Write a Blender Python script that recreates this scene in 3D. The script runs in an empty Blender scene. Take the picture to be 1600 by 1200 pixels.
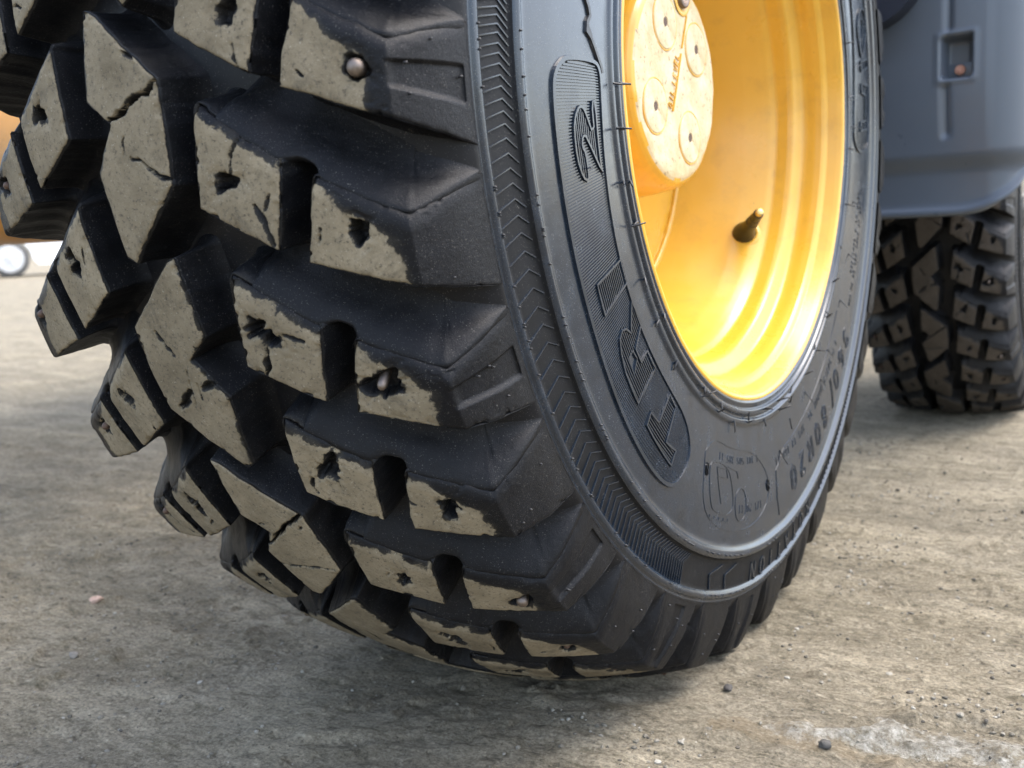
import bpy, bmesh, math, random
import numpy as np
from mathutils import Vector, Matrix

random.seed(7)
rng = np.random.default_rng(11)
SC = bpy.context.scene
COL = SC.collection
ZH = 0.505                                   # height of the front axle above the ground

# ------------------------------------------------------------------ camera
CF, CX, CY, CZ, YAW, PITCH, ROLL = 1584.6, 0.32114, -0.90956, -0.10578 + ZH, -0.584732, 0.15208, -0.051479
fw = Vector((math.sin(YAW) * math.cos(PITCH), math.cos(YAW) * math.cos(PITCH), -math.sin(PITCH)))
rt = Vector((math.cos(YAW), -math.sin(YAW), 0))
up = rt.cross(fw)
rt, up = math.cos(ROLL) * rt + math.sin(ROLL) * up, -math.sin(ROLL) * rt + math.cos(ROLL) * up
cam_d = bpy.data.cameras.new("camera")
cam = bpy.data.objects.new("camera", cam_d)
COL.objects.link(cam)
M = Matrix((rt, up, -fw)).transposed().to_4x4()
M.translation = (CX, CY, CZ)
cam.matrix_world = M
cam_d.sensor_width = 36.0
cam_d.lens = CF / 1600 * 36
cam_d.clip_start = 0.01
cam_d.clip_end = 3000
cam_d.dof.use_dof = True
cam_d.dof.focus_distance = 0.68
cam_d.dof.aperture_fstop = 10
SC.camera = cam

# ------------------------------------------------------------------ sky, sun, exposure
SUN_EL, SUN_AZ = math.radians(62), math.radians(52)      # azimuth: direction towards the sun, from +y clockwise
w = bpy.data.worlds.new("World")
SC.world = w
w.use_nodes = True
nt = w.node_tree
sky = nt.nodes.new("ShaderNodeTexSky")
sky.sky_type = 'NISHITA'
sky.sun_disc = False
sky.sun_elevation = SUN_EL
sky.sun_rotation = SUN_AZ
sky.air_density = 1.0
sky.dust_density = 3.0
sky.ozone_density = 1.0
bg = nt.nodes["Background"]
bg.inputs[1].default_value = 0.15
hs = nt.nodes.new("ShaderNodeHueSaturation")
hs.inputs["Saturation"].default_value = 0.78          # thin overcast: paler than a clear sky
nt.links.new(sky.outputs[0], hs.inputs["Color"])
nt.links.new(hs.outputs[0], bg.inputs[0])
sl = bpy.data.lights.new("sun", 'SUN')
sl.energy = 0.55
sl.angle = math.radians(40)
sl.color = (1.0, 0.95, 0.88)
so = bpy.data.objects.new("sun", sl)
COL.objects.link(so)
sd = Vector((math.sin(SUN_AZ) * math.cos(SUN_EL), math.cos(SUN_AZ) * math.cos(SUN_EL), math.sin(SUN_EL)))
so.rotation_euler = sd.to_track_quat('Z', 'Y').to_euler()
so.location = sd * 8
SC.view_settings.view_transform = 'Standard'
SC.view_settings.look = 'None'
SC.view_settings.gamma = 1
SC.view_settings.exposure = 2.2

# ------------------------------------------------------------------ helpers
def _hash(i, j, k, seed):
    n = (i * 374761393 + j * 668265263 + k * 2147483647 + seed * 1274126177) & 0xFFFFFFFF
    n = ((n ^ (n >> 13)) * 1274126177) & 0xFFFFFFFF
    n = (n ^ (n >> 16)) & 0xFFFFFFFF
    return n.astype(np.float64) / 0xFFFFFFFF * 2 - 1

def vnoise(p, freq, seed=0):
    p = np.asarray(p, float) * freq + 1000.0
    f = np.floor(p)
    i = f.astype(np.int64)
    t = p - f
    t = t * t * (3 - 2 * t)
    out = 0
    for dx in (0, 1):
        for dy in (0, 1):
            for dz in (0, 1):
                h = _hash(i[..., 0] + dx, i[..., 1] + dy, i[..., 2] + dz, seed)
                wx = t[..., 0] if dx else 1 - t[..., 0]
                wy = t[..., 1] if dy else 1 - t[..., 1]
                wz = t[..., 2] if dz else 1 - t[..., 2]
                out = out + h * wx * wy * wz
    return out

def fbm(p, freq, oct=3, seed=0):
    a, s = 1.0, 0
    for o in range(oct):
        s = s + a * vnoise(p, freq * 2 ** o, seed + o)
        a *= .5
    return s

def sstep(a, b, x):
    t = np.clip((x - a) / (b - a), 0, 1)
    return t * t * (3 - 2 * t)

def obj(name, verts, faces, mat, parent=None, smooth=True, attrs=None, sharp=None):
    me = bpy.data.meshes.new(name)
    verts = np.asarray(verts, np.float32)
    me.vertices.add(len(verts))
    me.vertices.foreach_set("co", verts.ravel())
    if isinstance(faces, np.ndarray):
        n = faces.shape[1]
        lens = np.full(len(faces), n, np.int32)
        flat = faces.ravel().astype(np.int32)
    else:
        lens = np.array([len(f) for f in faces], np.int32)
        flat = np.concatenate([np.asarray(f, np.int32) for f in faces])
    me.loops.add(len(flat))
    me.loops.foreach_set("vertex_index", flat)
    me.polygons.add(len(lens))
    st = np.concatenate([[0], np.cumsum(lens)[:-1]]).astype(np.int32)
    me.polygons.foreach_set("loop_start", st)
    me.polygons.foreach_set("loop_total", lens)
    me.update(calc_edges=True)
    me.validate()
    me.polygons.foreach_set("use_smooth", np.full(len(me.polygons), smooth, dtype=bool))
    if attrs:
        for k, v in attrs.items():
            at = me.attributes.new(k, 'FLOAT', 'POINT')
            at.data.foreach_set("value", np.asarray(v, np.float32))
    if sharp is not None:
        me.set_sharp_from_angle(angle=math.radians(sharp))
    if mat:
        me.materials.append(mat)
    o = bpy.data.objects.new(name, me)
    COL.objects.link(o)
    if parent:
        o.parent = parent
    return o

def bm_obj(name, bm, mat, parent=None, smooth=True, sharp=40):
    me = bpy.data.meshes.new(name)
    bm.normal_update()
    bm.to_mesh(me)
    bm.free()
    me.polygons.foreach_set("use_smooth", np.full(len(me.polygons), smooth, dtype=bool))
    if smooth and sharp:
        me.set_sharp_from_angle(angle=math.radians(sharp))
    me.materials.append(mat)
    o = bpy.data.objects.new(name, me)
    COL.objects.link(o)
    if parent:
        o.parent = parent
    return o

def empty(name, loc, label, cat, group=None):
    o = bpy.data.objects.new(name, None)
    COL.objects.link(o)
    o.location = loc
    o.empty_display_size = .05
    tag(o, label, cat, group)
    return o

def tag(o, label=None, cat=None, group=None, kind=None):
    if label: o["label"] = label
    if cat: o["category"] = cat
    if group: o["group"] = group
    if kind: o["kind"] = kind

def bm_box(bm, c, s, bev=0.0, seg=2, rot=None):
    r = bmesh.ops.create_cube(bm, size=1)
    vs = r['verts']
    for v in vs:
        v.co = Vector((v.co.x * s[0], v.co.y * s[1], v.co.z * s[2]))
    if bev:
        es = list({e for v in vs for e in v.link_edges})
        rr = bmesh.ops.bevel(bm, geom=es, offset=bev, segments=seg, affect='EDGES', profile=.6)
        vs = list({v for f in rr['faces'] for v in f.verts} | {v for v in vs if v.is_valid})
    m = Matrix.Translation(c)
    if rot is not None:
        m = m @ rot.to_4x4()
    bmesh.ops.transform(bm, matrix=m, verts=vs)
    return vs

def lathe(profile, n=180, close=False, axis='x'):
    """profile (x, r) revolved about the x axis"""
    pr = np.asarray(profile, float)
    th = np.linspace(0, 2 * np.pi, n, endpoint=False)
    m = len(pr)
    X = np.repeat(pr[None, :, 0], n, 0)
    R = np.repeat(pr[None, :, 1], n, 0)
    T = np.repeat(th[:, None], m, 1)
    V = np.stack([X, -R * np.cos(T), -R * np.sin(T)], -1)
    i = np.arange(n)[:, None]
    j = np.arange(m - 1)[None]
    a = i * m + j
    b = ((i + 1) % n) * m + j
    F = np.stack([a, a + 1, b + 1, b], -1).reshape(-1, 4)
    return V, F, T

def orient(V, F, ref):
    """flip all faces when the mean normal of the faces points away from ref(center)"""
    f = F[:: max(1, len(F) // 200)]
    a, b, c = V[f[:, 0]], V[f[:, 1]], V[f[:, 2]]
    n = np.cross(b - a, c - a)
    d = (n * ref((a + b + c) / 3)).sum()
    return F[:, ::-1] if d < 0 else F

# ------------------------------------------------------------------ node helpers
def mat(name):
    m = bpy.data.materials.new(name)
    m.use_nodes = True
    n = m.node_tree
    return m, n, n.nodes["Principled BSDF"]

def N(nt, t, **kw):
    n = nt.nodes.new(t)
    for k, v in kw.items():
        setattr(n, k, v)
    return n

def noise(nt, scale, detail=4, rough=.55, coord=None, dist=0.0):
    n = N(nt, "ShaderNodeTexNoise")
    n.inputs["Scale"].default_value = scale
    n.inputs["Detail"].default_value = detail
    n.inputs["Roughness"].default_value = rough
    n.inputs["Distortion"].default_value = dist
    if coord is not None:
        nt.links.new(coord, n.inputs["Vector"])
    return n.outputs["Fac"]

def coords(nt):
    return N(nt, "ShaderNodeTexCoord").outputs["Object"]

def ramp(nt, fac, *stops):
    r = N(nt, "ShaderNodeValToRGB")
    el = r.color_ramp.elements
    while len(el) < len(stops):
        el.new(.5)
    for e, (p, c) in zip(el, stops):
        e.position = p
        e.color = (*c, 1) if not isinstance(c, (int, float)) else (c, c, c, 1)
    nt.links.new(fac, r.inputs[0])
    return r.outputs[0]

def mix(nt, fac, a, b, mode='MIX'):
    n = N(nt, "ShaderNodeMix", data_type='RGBA', blend_type=mode)
    for sock, v in ((n.inputs[0], fac), (n.inputs[6], a), (n.inputs[7], b)):
        if hasattr(v, 'links') or hasattr(v, 'is_linked'):
            nt.links.new(v, sock)
        elif isinstance(v, (int, float)):
            sock.default_value = v
        else:
            sock.default_value = (*v, 1)
    return n.outputs[2]

def math_(nt, op, a, b=0.0, clamp=False):
    n = N(nt, "ShaderNodeMath", operation=op, use_clamp=clamp)
    for sock, v in zip(n.inputs, (a, b)):
        if isinstance(v, (int, float)):
            sock.default_value = v
        else:
            nt.links.new(v, sock)
    return n.outputs[0]

def bump(nt, h, strength, dist, prev=None):
    b = N(nt, "ShaderNodeBump")
    b.inputs["Strength"].default_value = strength
    b.inputs["Distance"].default_value = dist
    nt.links.new(h, b.inputs["Height"])
    if prev is not None:
        nt.links.new(prev, b.inputs["Normal"])
    return b.outputs[0]

# ------------------------------------------------------------------ materials
def rubber_material(name, base, rough, dusty, film, spec=.5, dk=1.0, dcov=.94):
    m, nt, bs = mat(name)
    co = coords(nt)
    fine = noise(nt, 1400, 2, .6, co)
    mid = noise(nt, 60, 5, .6, co)
    big = noise(nt, 9, 4, .6, co)
    col = mix(nt, ramp(nt, mid, (.3, 0.0), (.75, 1.0)), base, tuple(c * 1.8 for c in base))
    # thin road film, patchy
    filmc = math_(nt, 'MULTIPLY', ramp(nt, big, (.35, 0.0), (.8, 1.0)), film)
    col = mix(nt, filmc, col, (.13, .125, .11))
    # grains of grit stuck to the rubber
    grit = noise(nt, 1300, 1, .5, co)
    col = mix(nt, math_(nt, 'MULTIPLY', ramp(nt, grit, (.67, 0.0), (.74, .6)), ramp(nt, mid, (.35, .15), (.7, 1.0))), col, (.24, .23, .20))
    r = ramp(nt, mid, (.25, rough - .08), (.8, rough + .12))
    h = fine
    if dusty:
        at = N(nt, "ShaderNodeAttribute", attribute_name="dust").outputs["Fac"]
        n1 = noise(nt, 130, 6, .65, co, .6)
        e = math_(nt, 'ADD', at, math_(nt, 'MULTIPLY', math_(nt, 'SUBTRACT', n1, .5), 3.0))
        mask = ramp(nt, math_(nt, 'ADD', math_(nt, 'MULTIPLY', e, .5), .5), (.42, 0.0), (.57, 1.0))
        dn = noise(nt, 35, 8, .7, co)
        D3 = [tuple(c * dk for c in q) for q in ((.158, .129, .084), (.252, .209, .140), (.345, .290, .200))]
        if dk < .6: D3 = [(c[0], c[1] * .97, c[2] * 1.12) for c in D3]  # the shaded copy also gets bluer dust
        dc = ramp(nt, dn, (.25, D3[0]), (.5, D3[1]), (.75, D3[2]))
        sp = noise(nt, 420, 3, .7, co)
        mask = mix(nt, 1.0, mask, ramp(nt, noise(nt, 30, 7, .72, co, .5), (.30, .35), (.44, 1.0)), 'MULTIPLY')
        rnd = N(nt, 'ShaderNodeObjectInfo').outputs['Random']
        dc = mix(nt, 1.0, dc, ramp(nt, rnd, (0.0, .80), (1.0, 1.0)), 'MULTIPLY')
        dc = mix(nt, ramp(nt, sp, (.30, .75), (.46, 0.0)), dc, (.06, .052, .042))
        dc = mix(nt, ramp(nt, noise(nt, 700, 2, .7, co), (.64, 0.0), (.74, .6)), dc, (.46, .42, .33))
        a2 = math_(nt, 'ADD', math_(nt, 'ADD', math_(nt, 'MULTIPLY', at, .4), .64), math_(nt, 'MULTIPLY', math_(nt, 'SUBTRACT', noise(nt, 55, 7, .7, co, .4), .5), 1.3))
        col = mix(nt, ramp(nt, a2, (.25, 0.0), (.95, .30)), col, (.105, .09, .062))
        col = mix(nt, math_(nt, 'MULTIPLY', mask, dcov), col, dc)
        rr = mix(nt, mask, r, (.93, .93, .93))
        nt.links.new(rr, bs.inputs["Roughness"])
        nrm = bump(nt, noise(nt, 260, 6, .7, co), .35, .0012)
        nrm = bump(nt, fine, .6, .0005, nrm)
    else:
        nt.links.new(r, bs.inputs["Roughness"])
        nrm = bump(nt, noise(nt, 240, 4, .65, co), .10, .0006)
        nrm = bump(nt, fine, .14, .0003, nrm)
    nt.links.new(col, bs.inputs["Base Color"])
    nt.links.new(nrm, bs.inputs["Normal"])
    bs.inputs["Specular IOR Level"].default_value = spec
    return m

M_TREAD = rubber_material("tread_rubber", (.0036, .0039, .0050), .44, True, .04, .17, .95)
M_SIDE = rubber_material("sidewall_rubber", (.0060, .0110, .0185), .21, False, .03, .66)  # bluer than rubber: the sky's reflection is put into the base colour
M_GRAIN = rubber_material("grained_rubber", (.0040, .0044, .0054), .56, False, .03, .20)
M_TREAD2 = rubber_material("tread_rubber_shaded", (.0060, .0062, .0075), .5, True, .08, .22, .30, .8)  # rear tread: thinner dust, its colour darkened to hold the mudguard's shade
M_CARC = rubber_material("groove_rubber", (.0040, .0043, .0054), .42, False, .02, .20)

def paint_material(name, c1, c2, rough, dirt=.35, dirtcol=(.16, .10, .04), chips=True):
    m, nt, bs = mat(name)
    co = coords(nt)
    big = noise(nt, 6, 5, .6, co)
    col = mix(nt, ramp(nt, big, (.3, 0.0), (.75, 1.0)), c1, c2)
    d = noise(nt, 26, 8, .72, co, .4)
    col = mix(nt, math_(nt, 'MULTIPLY', ramp(nt, d, (.52, 0.0), (.78, 1.0)), dirt), col, dirtcol)
    if chips:
        c = noise(nt, 150, 3, .6, co)
        col = mix(nt, ramp(nt, c, (.735, 0.0), (.76, .8)), col, (.05, .035, .02))
    nt.links.new(col, bs.inputs["Base Color"])
    r = ramp(nt, noise(nt, 14, 6, .65, co), (.3, rough - .06), (.8, rough + .2))
    nt.links.new(r, bs.inputs["Roughness"])
    nrm = bump(nt, noise(nt, 40, 3, .5, co), .12, .002)
    nt.links.new(bump(nt, noise(nt, 420, 3, .6, co), .12, .0005, nrm), bs.inputs["Normal"])
    bs.inputs["Coat Weight"].default_value = .25
    bs.inputs["Coat Roughness"].default_value = .22
    return m

M_YEL = paint_material("yellow_paint", (.64, .365, .036), (.60, .325, .026), .28, .30, (.20, .12, .04))
M_YAXLE = paint_material("grimy_yellow_paint", (.50, .22, .02), (.36, .16, .02), .5, .7, (.07, .045, .025))

def hubface_material():
    m, nt, bs = mat("glare_paled_yellow_casting")
    co = coords(nt)
    n1 = noise(nt, 30, 6, .65, co)
    col = ramp(nt, n1, (.3, (.44, .33, .16)), (.5, (.52, .43, .26)), (.7, (.58, .52, .37)))  # pale tones put the sky's glare into the yellow face
    pit = noise(nt, 210, 3, .6, co)
    col = mix(nt, ramp(nt, pit, (.30, .8), (.40, 0.0)), col, (.16, .10, .04))
    nt.links.new(col, bs.inputs["Base Color"])
    bs.inputs["Roughness"].default_value = .55
    nrm = bump(nt, noise(nt, 120, 5, .6, co), .5, .002)
    nt.links.new(bump(nt, noise(nt, 500, 3, .6, co), .3, .0006, nrm), bs.inputs["Normal"])
    return m
M_HUBF = hubface_material()

def simple(name, col, rough=.5, metal=0.0, var=.25, scale=30, bumpd=.0005, coat=0.0):
    m, nt, bs = mat(name)
    co = coords(nt)
    n1 = noise(nt, scale, 5, .6, co)
    nt.links.new(mix(nt, n1, tuple(c * (1 - var) for c in col), tuple(min(1, c * (1 + var)) for c in col)), bs.inputs["Base Color"])
    nt.links.new(ramp(nt, n1, (.25, max(.05, rough - .1)), (.8, min(1, rough + .12))), bs.inputs["Roughness"])
    bs.inputs["Metallic"].default_value = metal
    bs.inputs["Coat Weight"].default_value = coat
    if bumpd:
        nt.links.new(bump(nt, noise(nt, scale * 10, 4, .6, co), .3, bumpd), bs.inputs["Normal"])
    return m

M_STEEL = simple("worn_steel", (.20, .165, .14), .5, 1.0, .35, 300)
M_HOLE = simple("matte_black_hole", (.004, .004, .004), 1.0, 0, .1, 80, 0)
M_HOLE.node_tree.nodes["Principled BSDF"].inputs["Specular IOR Level"].default_value = .05
M_RUST = simple("rusty_steel", (.105, .066, .047), .6, .45, .6, 500)
M_BLACK = simple("black_rubber", (.012, .012, .013), .35, 0, .3, 80)
M_PLASTIC = simple("grey_mudguard_plastic", (.090, .106, .128), .34, 0, .10, 8, .0002)
M_DARKBOX = simple("dark_blue_grey_plastic", (.014, .018, .030), .45, 0, .2, 8)
M_CHASSIS = simple("dark_chassis_steel", (.03, .03, .03), .6, .2, .3, 6)
M_BRASS = simple("valve_brass", (.55, .42, .16), .4, .8, .3, 400)
M_PINK = simple("pale_rusty_bolt", (.62, .32, .22), .6, .2, .3, 300)
M_CARW = simple("white_car_paint", (.80, .81, .82), .25, 0, .03, 3, 0, .6)
M_GLASS = simple("dark_car_glass", (.02, .025, .03), .08, 0, .1, 2, 0)
M_SILVER = simple("silver_hubcap", (.62, .62, .62), .38, .5, .1, 8, 0)
M_CTYRE = simple("car_tyre_rubber", (.10, .10, .098), .8, 0, .2, 40)
M_LAMP = simple("clear_lamp_plastic", (.7, .7, .7), .1, 0, .05, 5, 0)
M_LAMPR = simple("red_lamp_plastic", (.5, .02, .02), .15, 0, .05, 5, 0)

# ------------------------------------------------------------------ tyre geometry (wheel frame: x outward, y rearward, z up, hub at 0)
XC, R0, KC = -0.1809, 0.5397, 1.1706
S1, S2 = 0.170, 0.2276
RS = R0 - KC * S1 ** 2

KL = 0.70                                    # the inner half stands flatter on this leaning wheel
def crown(s):
    return np.where(np.asarray(s) >= 0, KC, KL)

def hull(s):
    s = np.asarray(s, float)
    a = np.abs(s); sg = np.sign(s) + (s == 0)
    k = crown(s); rs = R0 - k * S1 ** 2
    t = np.clip((a - S1) / (S2 - S1), 0, 1.05)
    top_c, top_r = np.minimum(a, S1), R0 - k * np.minimum(a, S1) ** 2
    c = top_c + t * 0.0105 + .0030 * np.sin(np.pi * np.clip(t, 0, 1)) * (t > 0)
    r = np.where(t > 0, rs + (0.4500 - rs) * t, top_r)
    return sg * c, r

def floor_(s):
    s = np.asarray(s, float)
    a = np.abs(s); sg = np.sign(s) + (s == 0)
    k = crown(s); e = (KC - k) * S1 ** 2
    t = np.clip((a - .098) / (S2 - .098), 0, 1.05)
    b = [(1 - t) ** 3, 3 * t * (1 - t) ** 2, 3 * t * t * (1 - t), t ** 3]
    cc = b[0] * .098 + b[1] * .136 + b[2] * .172 + b[3] * .1805
    rr = b[0] * (R0 - k * .098 ** 2 - .031) + b[1] * (.4885 + e * .85) + b[2] * (.4745 + e * .45) + b[3] * .4492
    c = np.where(a < .098, a, cc)
    r = np.where(a < .098, R0 - k * a ** 2 - .031, rr)
    return sg * c, r

def deform(x, r, th):
    """flat of the loaded tyre on the ground and the bulge above it; th in degrees, 90 is straight down"""
    c = x - XC
    ro = R0 - crown(c) * np.minimum(np.abs(c), S1) ** 2
    s = np.maximum(np.sin(np.radians(th)), 1e-3)
    d = np.maximum(0, ro - ZH / s)
    d = np.where(np.sin(np.radians(th)) > .3, d, 0)
    r2 = r - d * sstep(.34, .45, r)
    g = np.exp(-((((th + 180) % 360 - 180) - 88) / 34.0) ** 2)
    bulge = .0062 * g * np.exp(-((r - .405) / .06) ** 2) * np.sign(c)
    return x + bulge, r2

def place(c, r, th):
    x, r = deform(np.asarray(c) + XC, np.asarray(r), np.asarray(th))
    t = np.radians(th)
    return np.stack([x, -r * np.cos(t), -r * np.sin(t)], -1)

# sidewall profile, outer side: (r, x offset from XC)
SWP = np.array([(.262, -.016), (.2685, -.006), (.272, .0005), (.2755, .0030), (.2785, .0018), (.2800, .0016), (.2815, .0044), (.2850, .0048), (.2868, .0022),
                (.2885, .0020), (.2905, .0046), (.2940, .0046), (.2965, .0026), (.302, .0030), (.320, .0040), (.345, .0046), (.370, .0044), (.390, .0030),
                (.3985, .0022), (.4015, .0034), (.4045, .0060), (.4080, .0068), (.4110, .0050), (.4126, .0016), (.4145, .0010), (.4300, -.0005),
                (.4385, -.0016), (.4402, .0000), (.4425, .0018), (.4450, .0010), (.4468, -.0014), (.4492, -.0005)])
def sw(r):
    return np.interp(r, SWP[:, 0], SWP[:, 1])

def sidewall(th, r, h):
    """point on the outer sidewall, h metres proud"""
    th = np.asarray(th, float); r = np.asarray(r, float)
    a = (th + 180) % 360 - 180
    right = .0035 * sstep(105, 165, np.abs(a))
    return place(sw(r) + h - right * sstep(.28, .31, r) - XC, r, th)

def make_carcass(parent):
    s = np.concatenate([np.linspace(-S2, -.098, 26), np.linspace(-.09, .09, 14), np.linspace(.098, S2, 26)])
    fc, fr = floor_(s)
    prof = [(c, r) for c, r in zip(fc, fr)]
    rr = np.concatenate([SWP[:, 0][::-1]])
    out = [(sw(r) - XC, r) for r in np.interp(np.linspace(0, len(rr) - 1, 100), np.arange(len(rr)), rr)]
    inn = [(-c, r) for c, r in out[::-1]][::1]
    prof = inn + prof[1:-1] + out
    pr = np.array(prof)
    n = 400
    th = np.linspace(0, 360, n, endpoint=False)
    m = len(pr)
    T = np.repeat(th[:, None], m, 1)
    C = np.repeat(pr[None, :, 0], n, 0).copy(); Rr = np.repeat(pr[None, :, 1], n, 0)
    a = (T + 180) % 360 - 180
    side = (C > .12) & (Rr < .4515)
    C = C - side * .0035 * sstep(105, 165, np.abs(a)) * sstep(.28, .31, Rr)
    V = place(C, Rr, T).reshape(-1, 3)
    i = np.arange(n)[:, None]; j = np.arange(m - 1)[None]
    p = i * m + j; q = ((i + 1) % n) * m + j
    F = np.stack([p, p + 1, q + 1, q], -1).reshape(-1, 4)
    F = orient(V, F, lambda c: c * np.array([0, 1, 1]) - np.array([XC, 0, 0]) * 0)
    o = obj("tyre", V, F, M_SIDE, parent)
    o.data.materials.append(M_CARC)
    o.data.materials.append(M_GRAIN)
    mi = (Rr[:, :-1] > .4485).astype(np.int32)
    mi = np.where((C[:, :-1] > .1) & (Rr[:, :-1] > .4118) & (Rr[:, :-1] < .4395), 2, mi).ravel()
    o.data.polygons.foreach_set("material_index", mi)
    return o

# ---- tread blocks
def seglin(A, counts):
    A = np.array(A, float); out = []
    for k, n in enumerate(counts):
        t = np.linspace(0, 1, n, endpoint=False)
        out.append(A[k] + (A[k + 1] - A[k]) * t[:, None])
    out.append(A[-1:])
    return np.concatenate(out)

def edge_cluster(n, e):
    t = np.linspace(0, 1, n)
    return np.unique(np.clip(np.concatenate([t, [e, 2.4 * e, 1 - e, 1 - 2.4 * e]]), 0, 1))

def block(parent, A, B, thc, sgn, hi, fac, hole=None, gashes=(), notch=None, lead=3.0, lead_k=0.0, outer=None, mirror_th=False, seed=0, dust_shift=0.0):
    """A, B: upper and lower (or left and right) boundary of the block, rows of (s, theta from centre)"""
    A = np.array(A, float); B = np.array(B, float)
    A = A * [sgn, 1] + [0, thc]; B = B * [sgn, 1] + [0, thc]
    step = .00095 if hi else .006
    met = lambda P: np.stack([P[..., 0], np.radians(P[..., 1]) * .52], -1)
    cnt = []
    for k in range(len(A) - 1):
        L = max(np.linalg.norm(met(A[k + 1]) - met(A[k])), np.linalg.norm(met(B[k + 1]) - met(B[k])))
        cnt.append(max(2, int(L / step)))
    a = seglin(A, cnt); b = seglin(B, cnt)
    W = max(np.linalg.norm(met(A[k]) - met(B[k])) for k in range(len(A)))
    if hi:      # an extra row close to each end for the worn edge
        L0 = np.linalg.norm(met(a[-1]) - met(a[0]))
        def ins(P):
            return np.concatenate([P[:1], P[:1] + (P[1:2] - P[:1]) * .5, P[1:-1], P[-1:] + (P[-2:-1] - P[-1:]) * .5, P[-1:]])
        a, b = ins(a), ins(b)
    wv = edge_cluster(max(4, int(W / step)), min(.2, .0006 / W)) if hi else np.linspace(0, 1, max(3, int(W / step)))
    P = a[:, None] + (b - a)[:, None] * wv[None, :, None]
    nt_, nw = P.shape[:2]
    # wobble of the outline
    mm = met(P)
    p3 = np.stack([mm[..., 0], mm[..., 1], np.full(mm.shape[:2], seed * .37)], -1)
    wob = fbm(p3, 90, 3, seed) * .0007
    P = P + np.stack([wob, np.degrees(fbm(p3 + 5, 90, 3, seed) * .0007 / .52)], -1)
    mm = met(P)
    # distance to the four edges (metres)
    dA = np.linalg.norm(met(P) - met(P[:, :1]), axis=-1)
    dB = np.linalg.norm(met(P) - met(P[:, -1:]), axis=-1)
    d0 = np.linalg.norm(met(P) - met(P[:1]), axis=-1)
    d1 = np.linalg.norm(met(P) - met(P[-1:]), axis=-1)
    if fac[3] == 0: d1 = d1 + 1
    if fac[2] == 0: d0 = d0 + 1
    de = np.minimum(np.minimum(dA, dB), np.minimum(d0, d1))
    p3 = np.stack([mm[..., 0], mm[..., 1], np.full(mm.shape[:2], seed * .37)], -1)
    depth = .0014 * np.exp(-de / .0009)                                  # rounded edge
    if lead > 2.5:                                                       # the leading edge is rolled over
        depth = depth + .0034 * np.clip(1 - dA / .010, 0, 1) ** 2
    if hi:
        depth = depth + .00035 * fbm(p3, 55, 4, seed)
        chip = sstep(.35, .8, fbm(p3, 150, 2, seed + 40)) * np.exp(-de / .003)
        depth = depth + .0022 * chip
    dust = np.full(depth.shape, 1.2)
    dl = (dA - (lead * .001 + (.0008 * lead) * fbm(p3, 75, 4, seed + 3))) / .0035
    if lead_k:
        dl = dl - lead_k * np.clip((np.abs(P[..., 0]) - .125) / .045, 0, 1) * 4
    dust = np.minimum(dust, dl)
    dust = np.minimum(dust, (de - .0006) / .0012 + .3)
    if outer:
        dust = np.minimum(dust, (outer + dust_shift - np.abs(P[..., 0]) + .004 * fbm(p3, 60, 3, seed + 6)) / .004)
    shoulder = np.abs(P[..., 0]) > S1 - .0015
    dust = np.where(shoulder, -1.6, dust)
    flank = sstep(S1, S1 + .004, np.abs(P[..., 0]))
    if notch:
        s0, s1_, ta, tb, tc, td, dep = notch
        u = (np.abs(P[..., 0]) - s0) / (s1_ - s0)
        th = P[..., 1] - thc
        tu = ta + (tb - ta) * np.clip(u, 0, 1); tl = td + (tc - td) * np.clip(u, 0, 1)
        e1 = sstep(-.09, .03, u) * (1 - sstep(.93, 1.0, u))
        nmask = e1 * sstep(-.12, .12, th - tu) * (1 - sstep(-.1, .30, th - tl))
        depth = depth + dep * nmask
    if hole is not None:
        hs, ht, hr = hole[:3]
        c = np.array([hs * sgn, np.radians(ht) * .52])
        v = met(P) - c
        rr = np.linalg.norm(v, axis=-1); ang = np.arctan2(v[..., 1], v[..., 0])
        k1, k2, k3 = rng.uniform(0, 6.28, 3)
        rag = hr * (1 + hole[3] * (.55 * np.sin(2 * ang + k1) + .30 * np.sin(3 * ang + k2) + .45 * vnoise(p3, 420, seed + 2) + .25 * np.abs(np.sin(2.5 * ang + k3)) ** 8 * 2.2))
        m = 1 - sstep(rag * .75, rag * 1.12, rr)
        depth = depth + hole[4] * m + .0009 * (1 - sstep(rag, rag * 2.2, rr))
        star = sstep(.70, 1.0, np.abs(np.sin(2.5 * ang + k2 + 2.2 * vnoise(p3, 160, seed)))) * (1 - sstep(rag * 1.1, rag * (2.0 + .9 * np.sin(2 * ang + k1)), rr))
        depth = depth + .0016 * star * hole[3] * .9
        dust = np.minimum(dust, (rr - rag * 1.15) / .0025 - 1.0 * star * hole[3])
    for (sa, ta, sb, tb, wd, dp) in gashes:
        A_ = np.array([sa, np.radians(ta) * .52]); B_ = np.array([sb, np.radians(tb) * .52])
        v = met(P) - A_; l = np.linalg.norm(B_ - A_) + 1e-6; dv = (B_ - A_) / l
        tt = np.clip((v @ dv) / l, 0, 1)
        nrm = np.array([-dv[1], dv[0]])
        off = .0016 * vnoise(np.stack([tt * l, np.zeros_like(tt), np.full_like(tt, seed)], -1), 130, seed)
        dd = np.linalg.norm(v - (tt * l)[..., None] * dv - off[..., None] * nrm, axis=-1)
        ww = wd * (.55 + .45 * np.sin(np.pi * np.clip(tt, .05, .95))) * (1 + .7 * vnoise(p3, 260, seed + 9))
        m = 1 - sstep(ww * .5, ww * 1.15, dd)
        depth = depth + dp * m
        dust = np.minimum(dust, (dd - ww * 1.2) / .0015)
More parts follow.
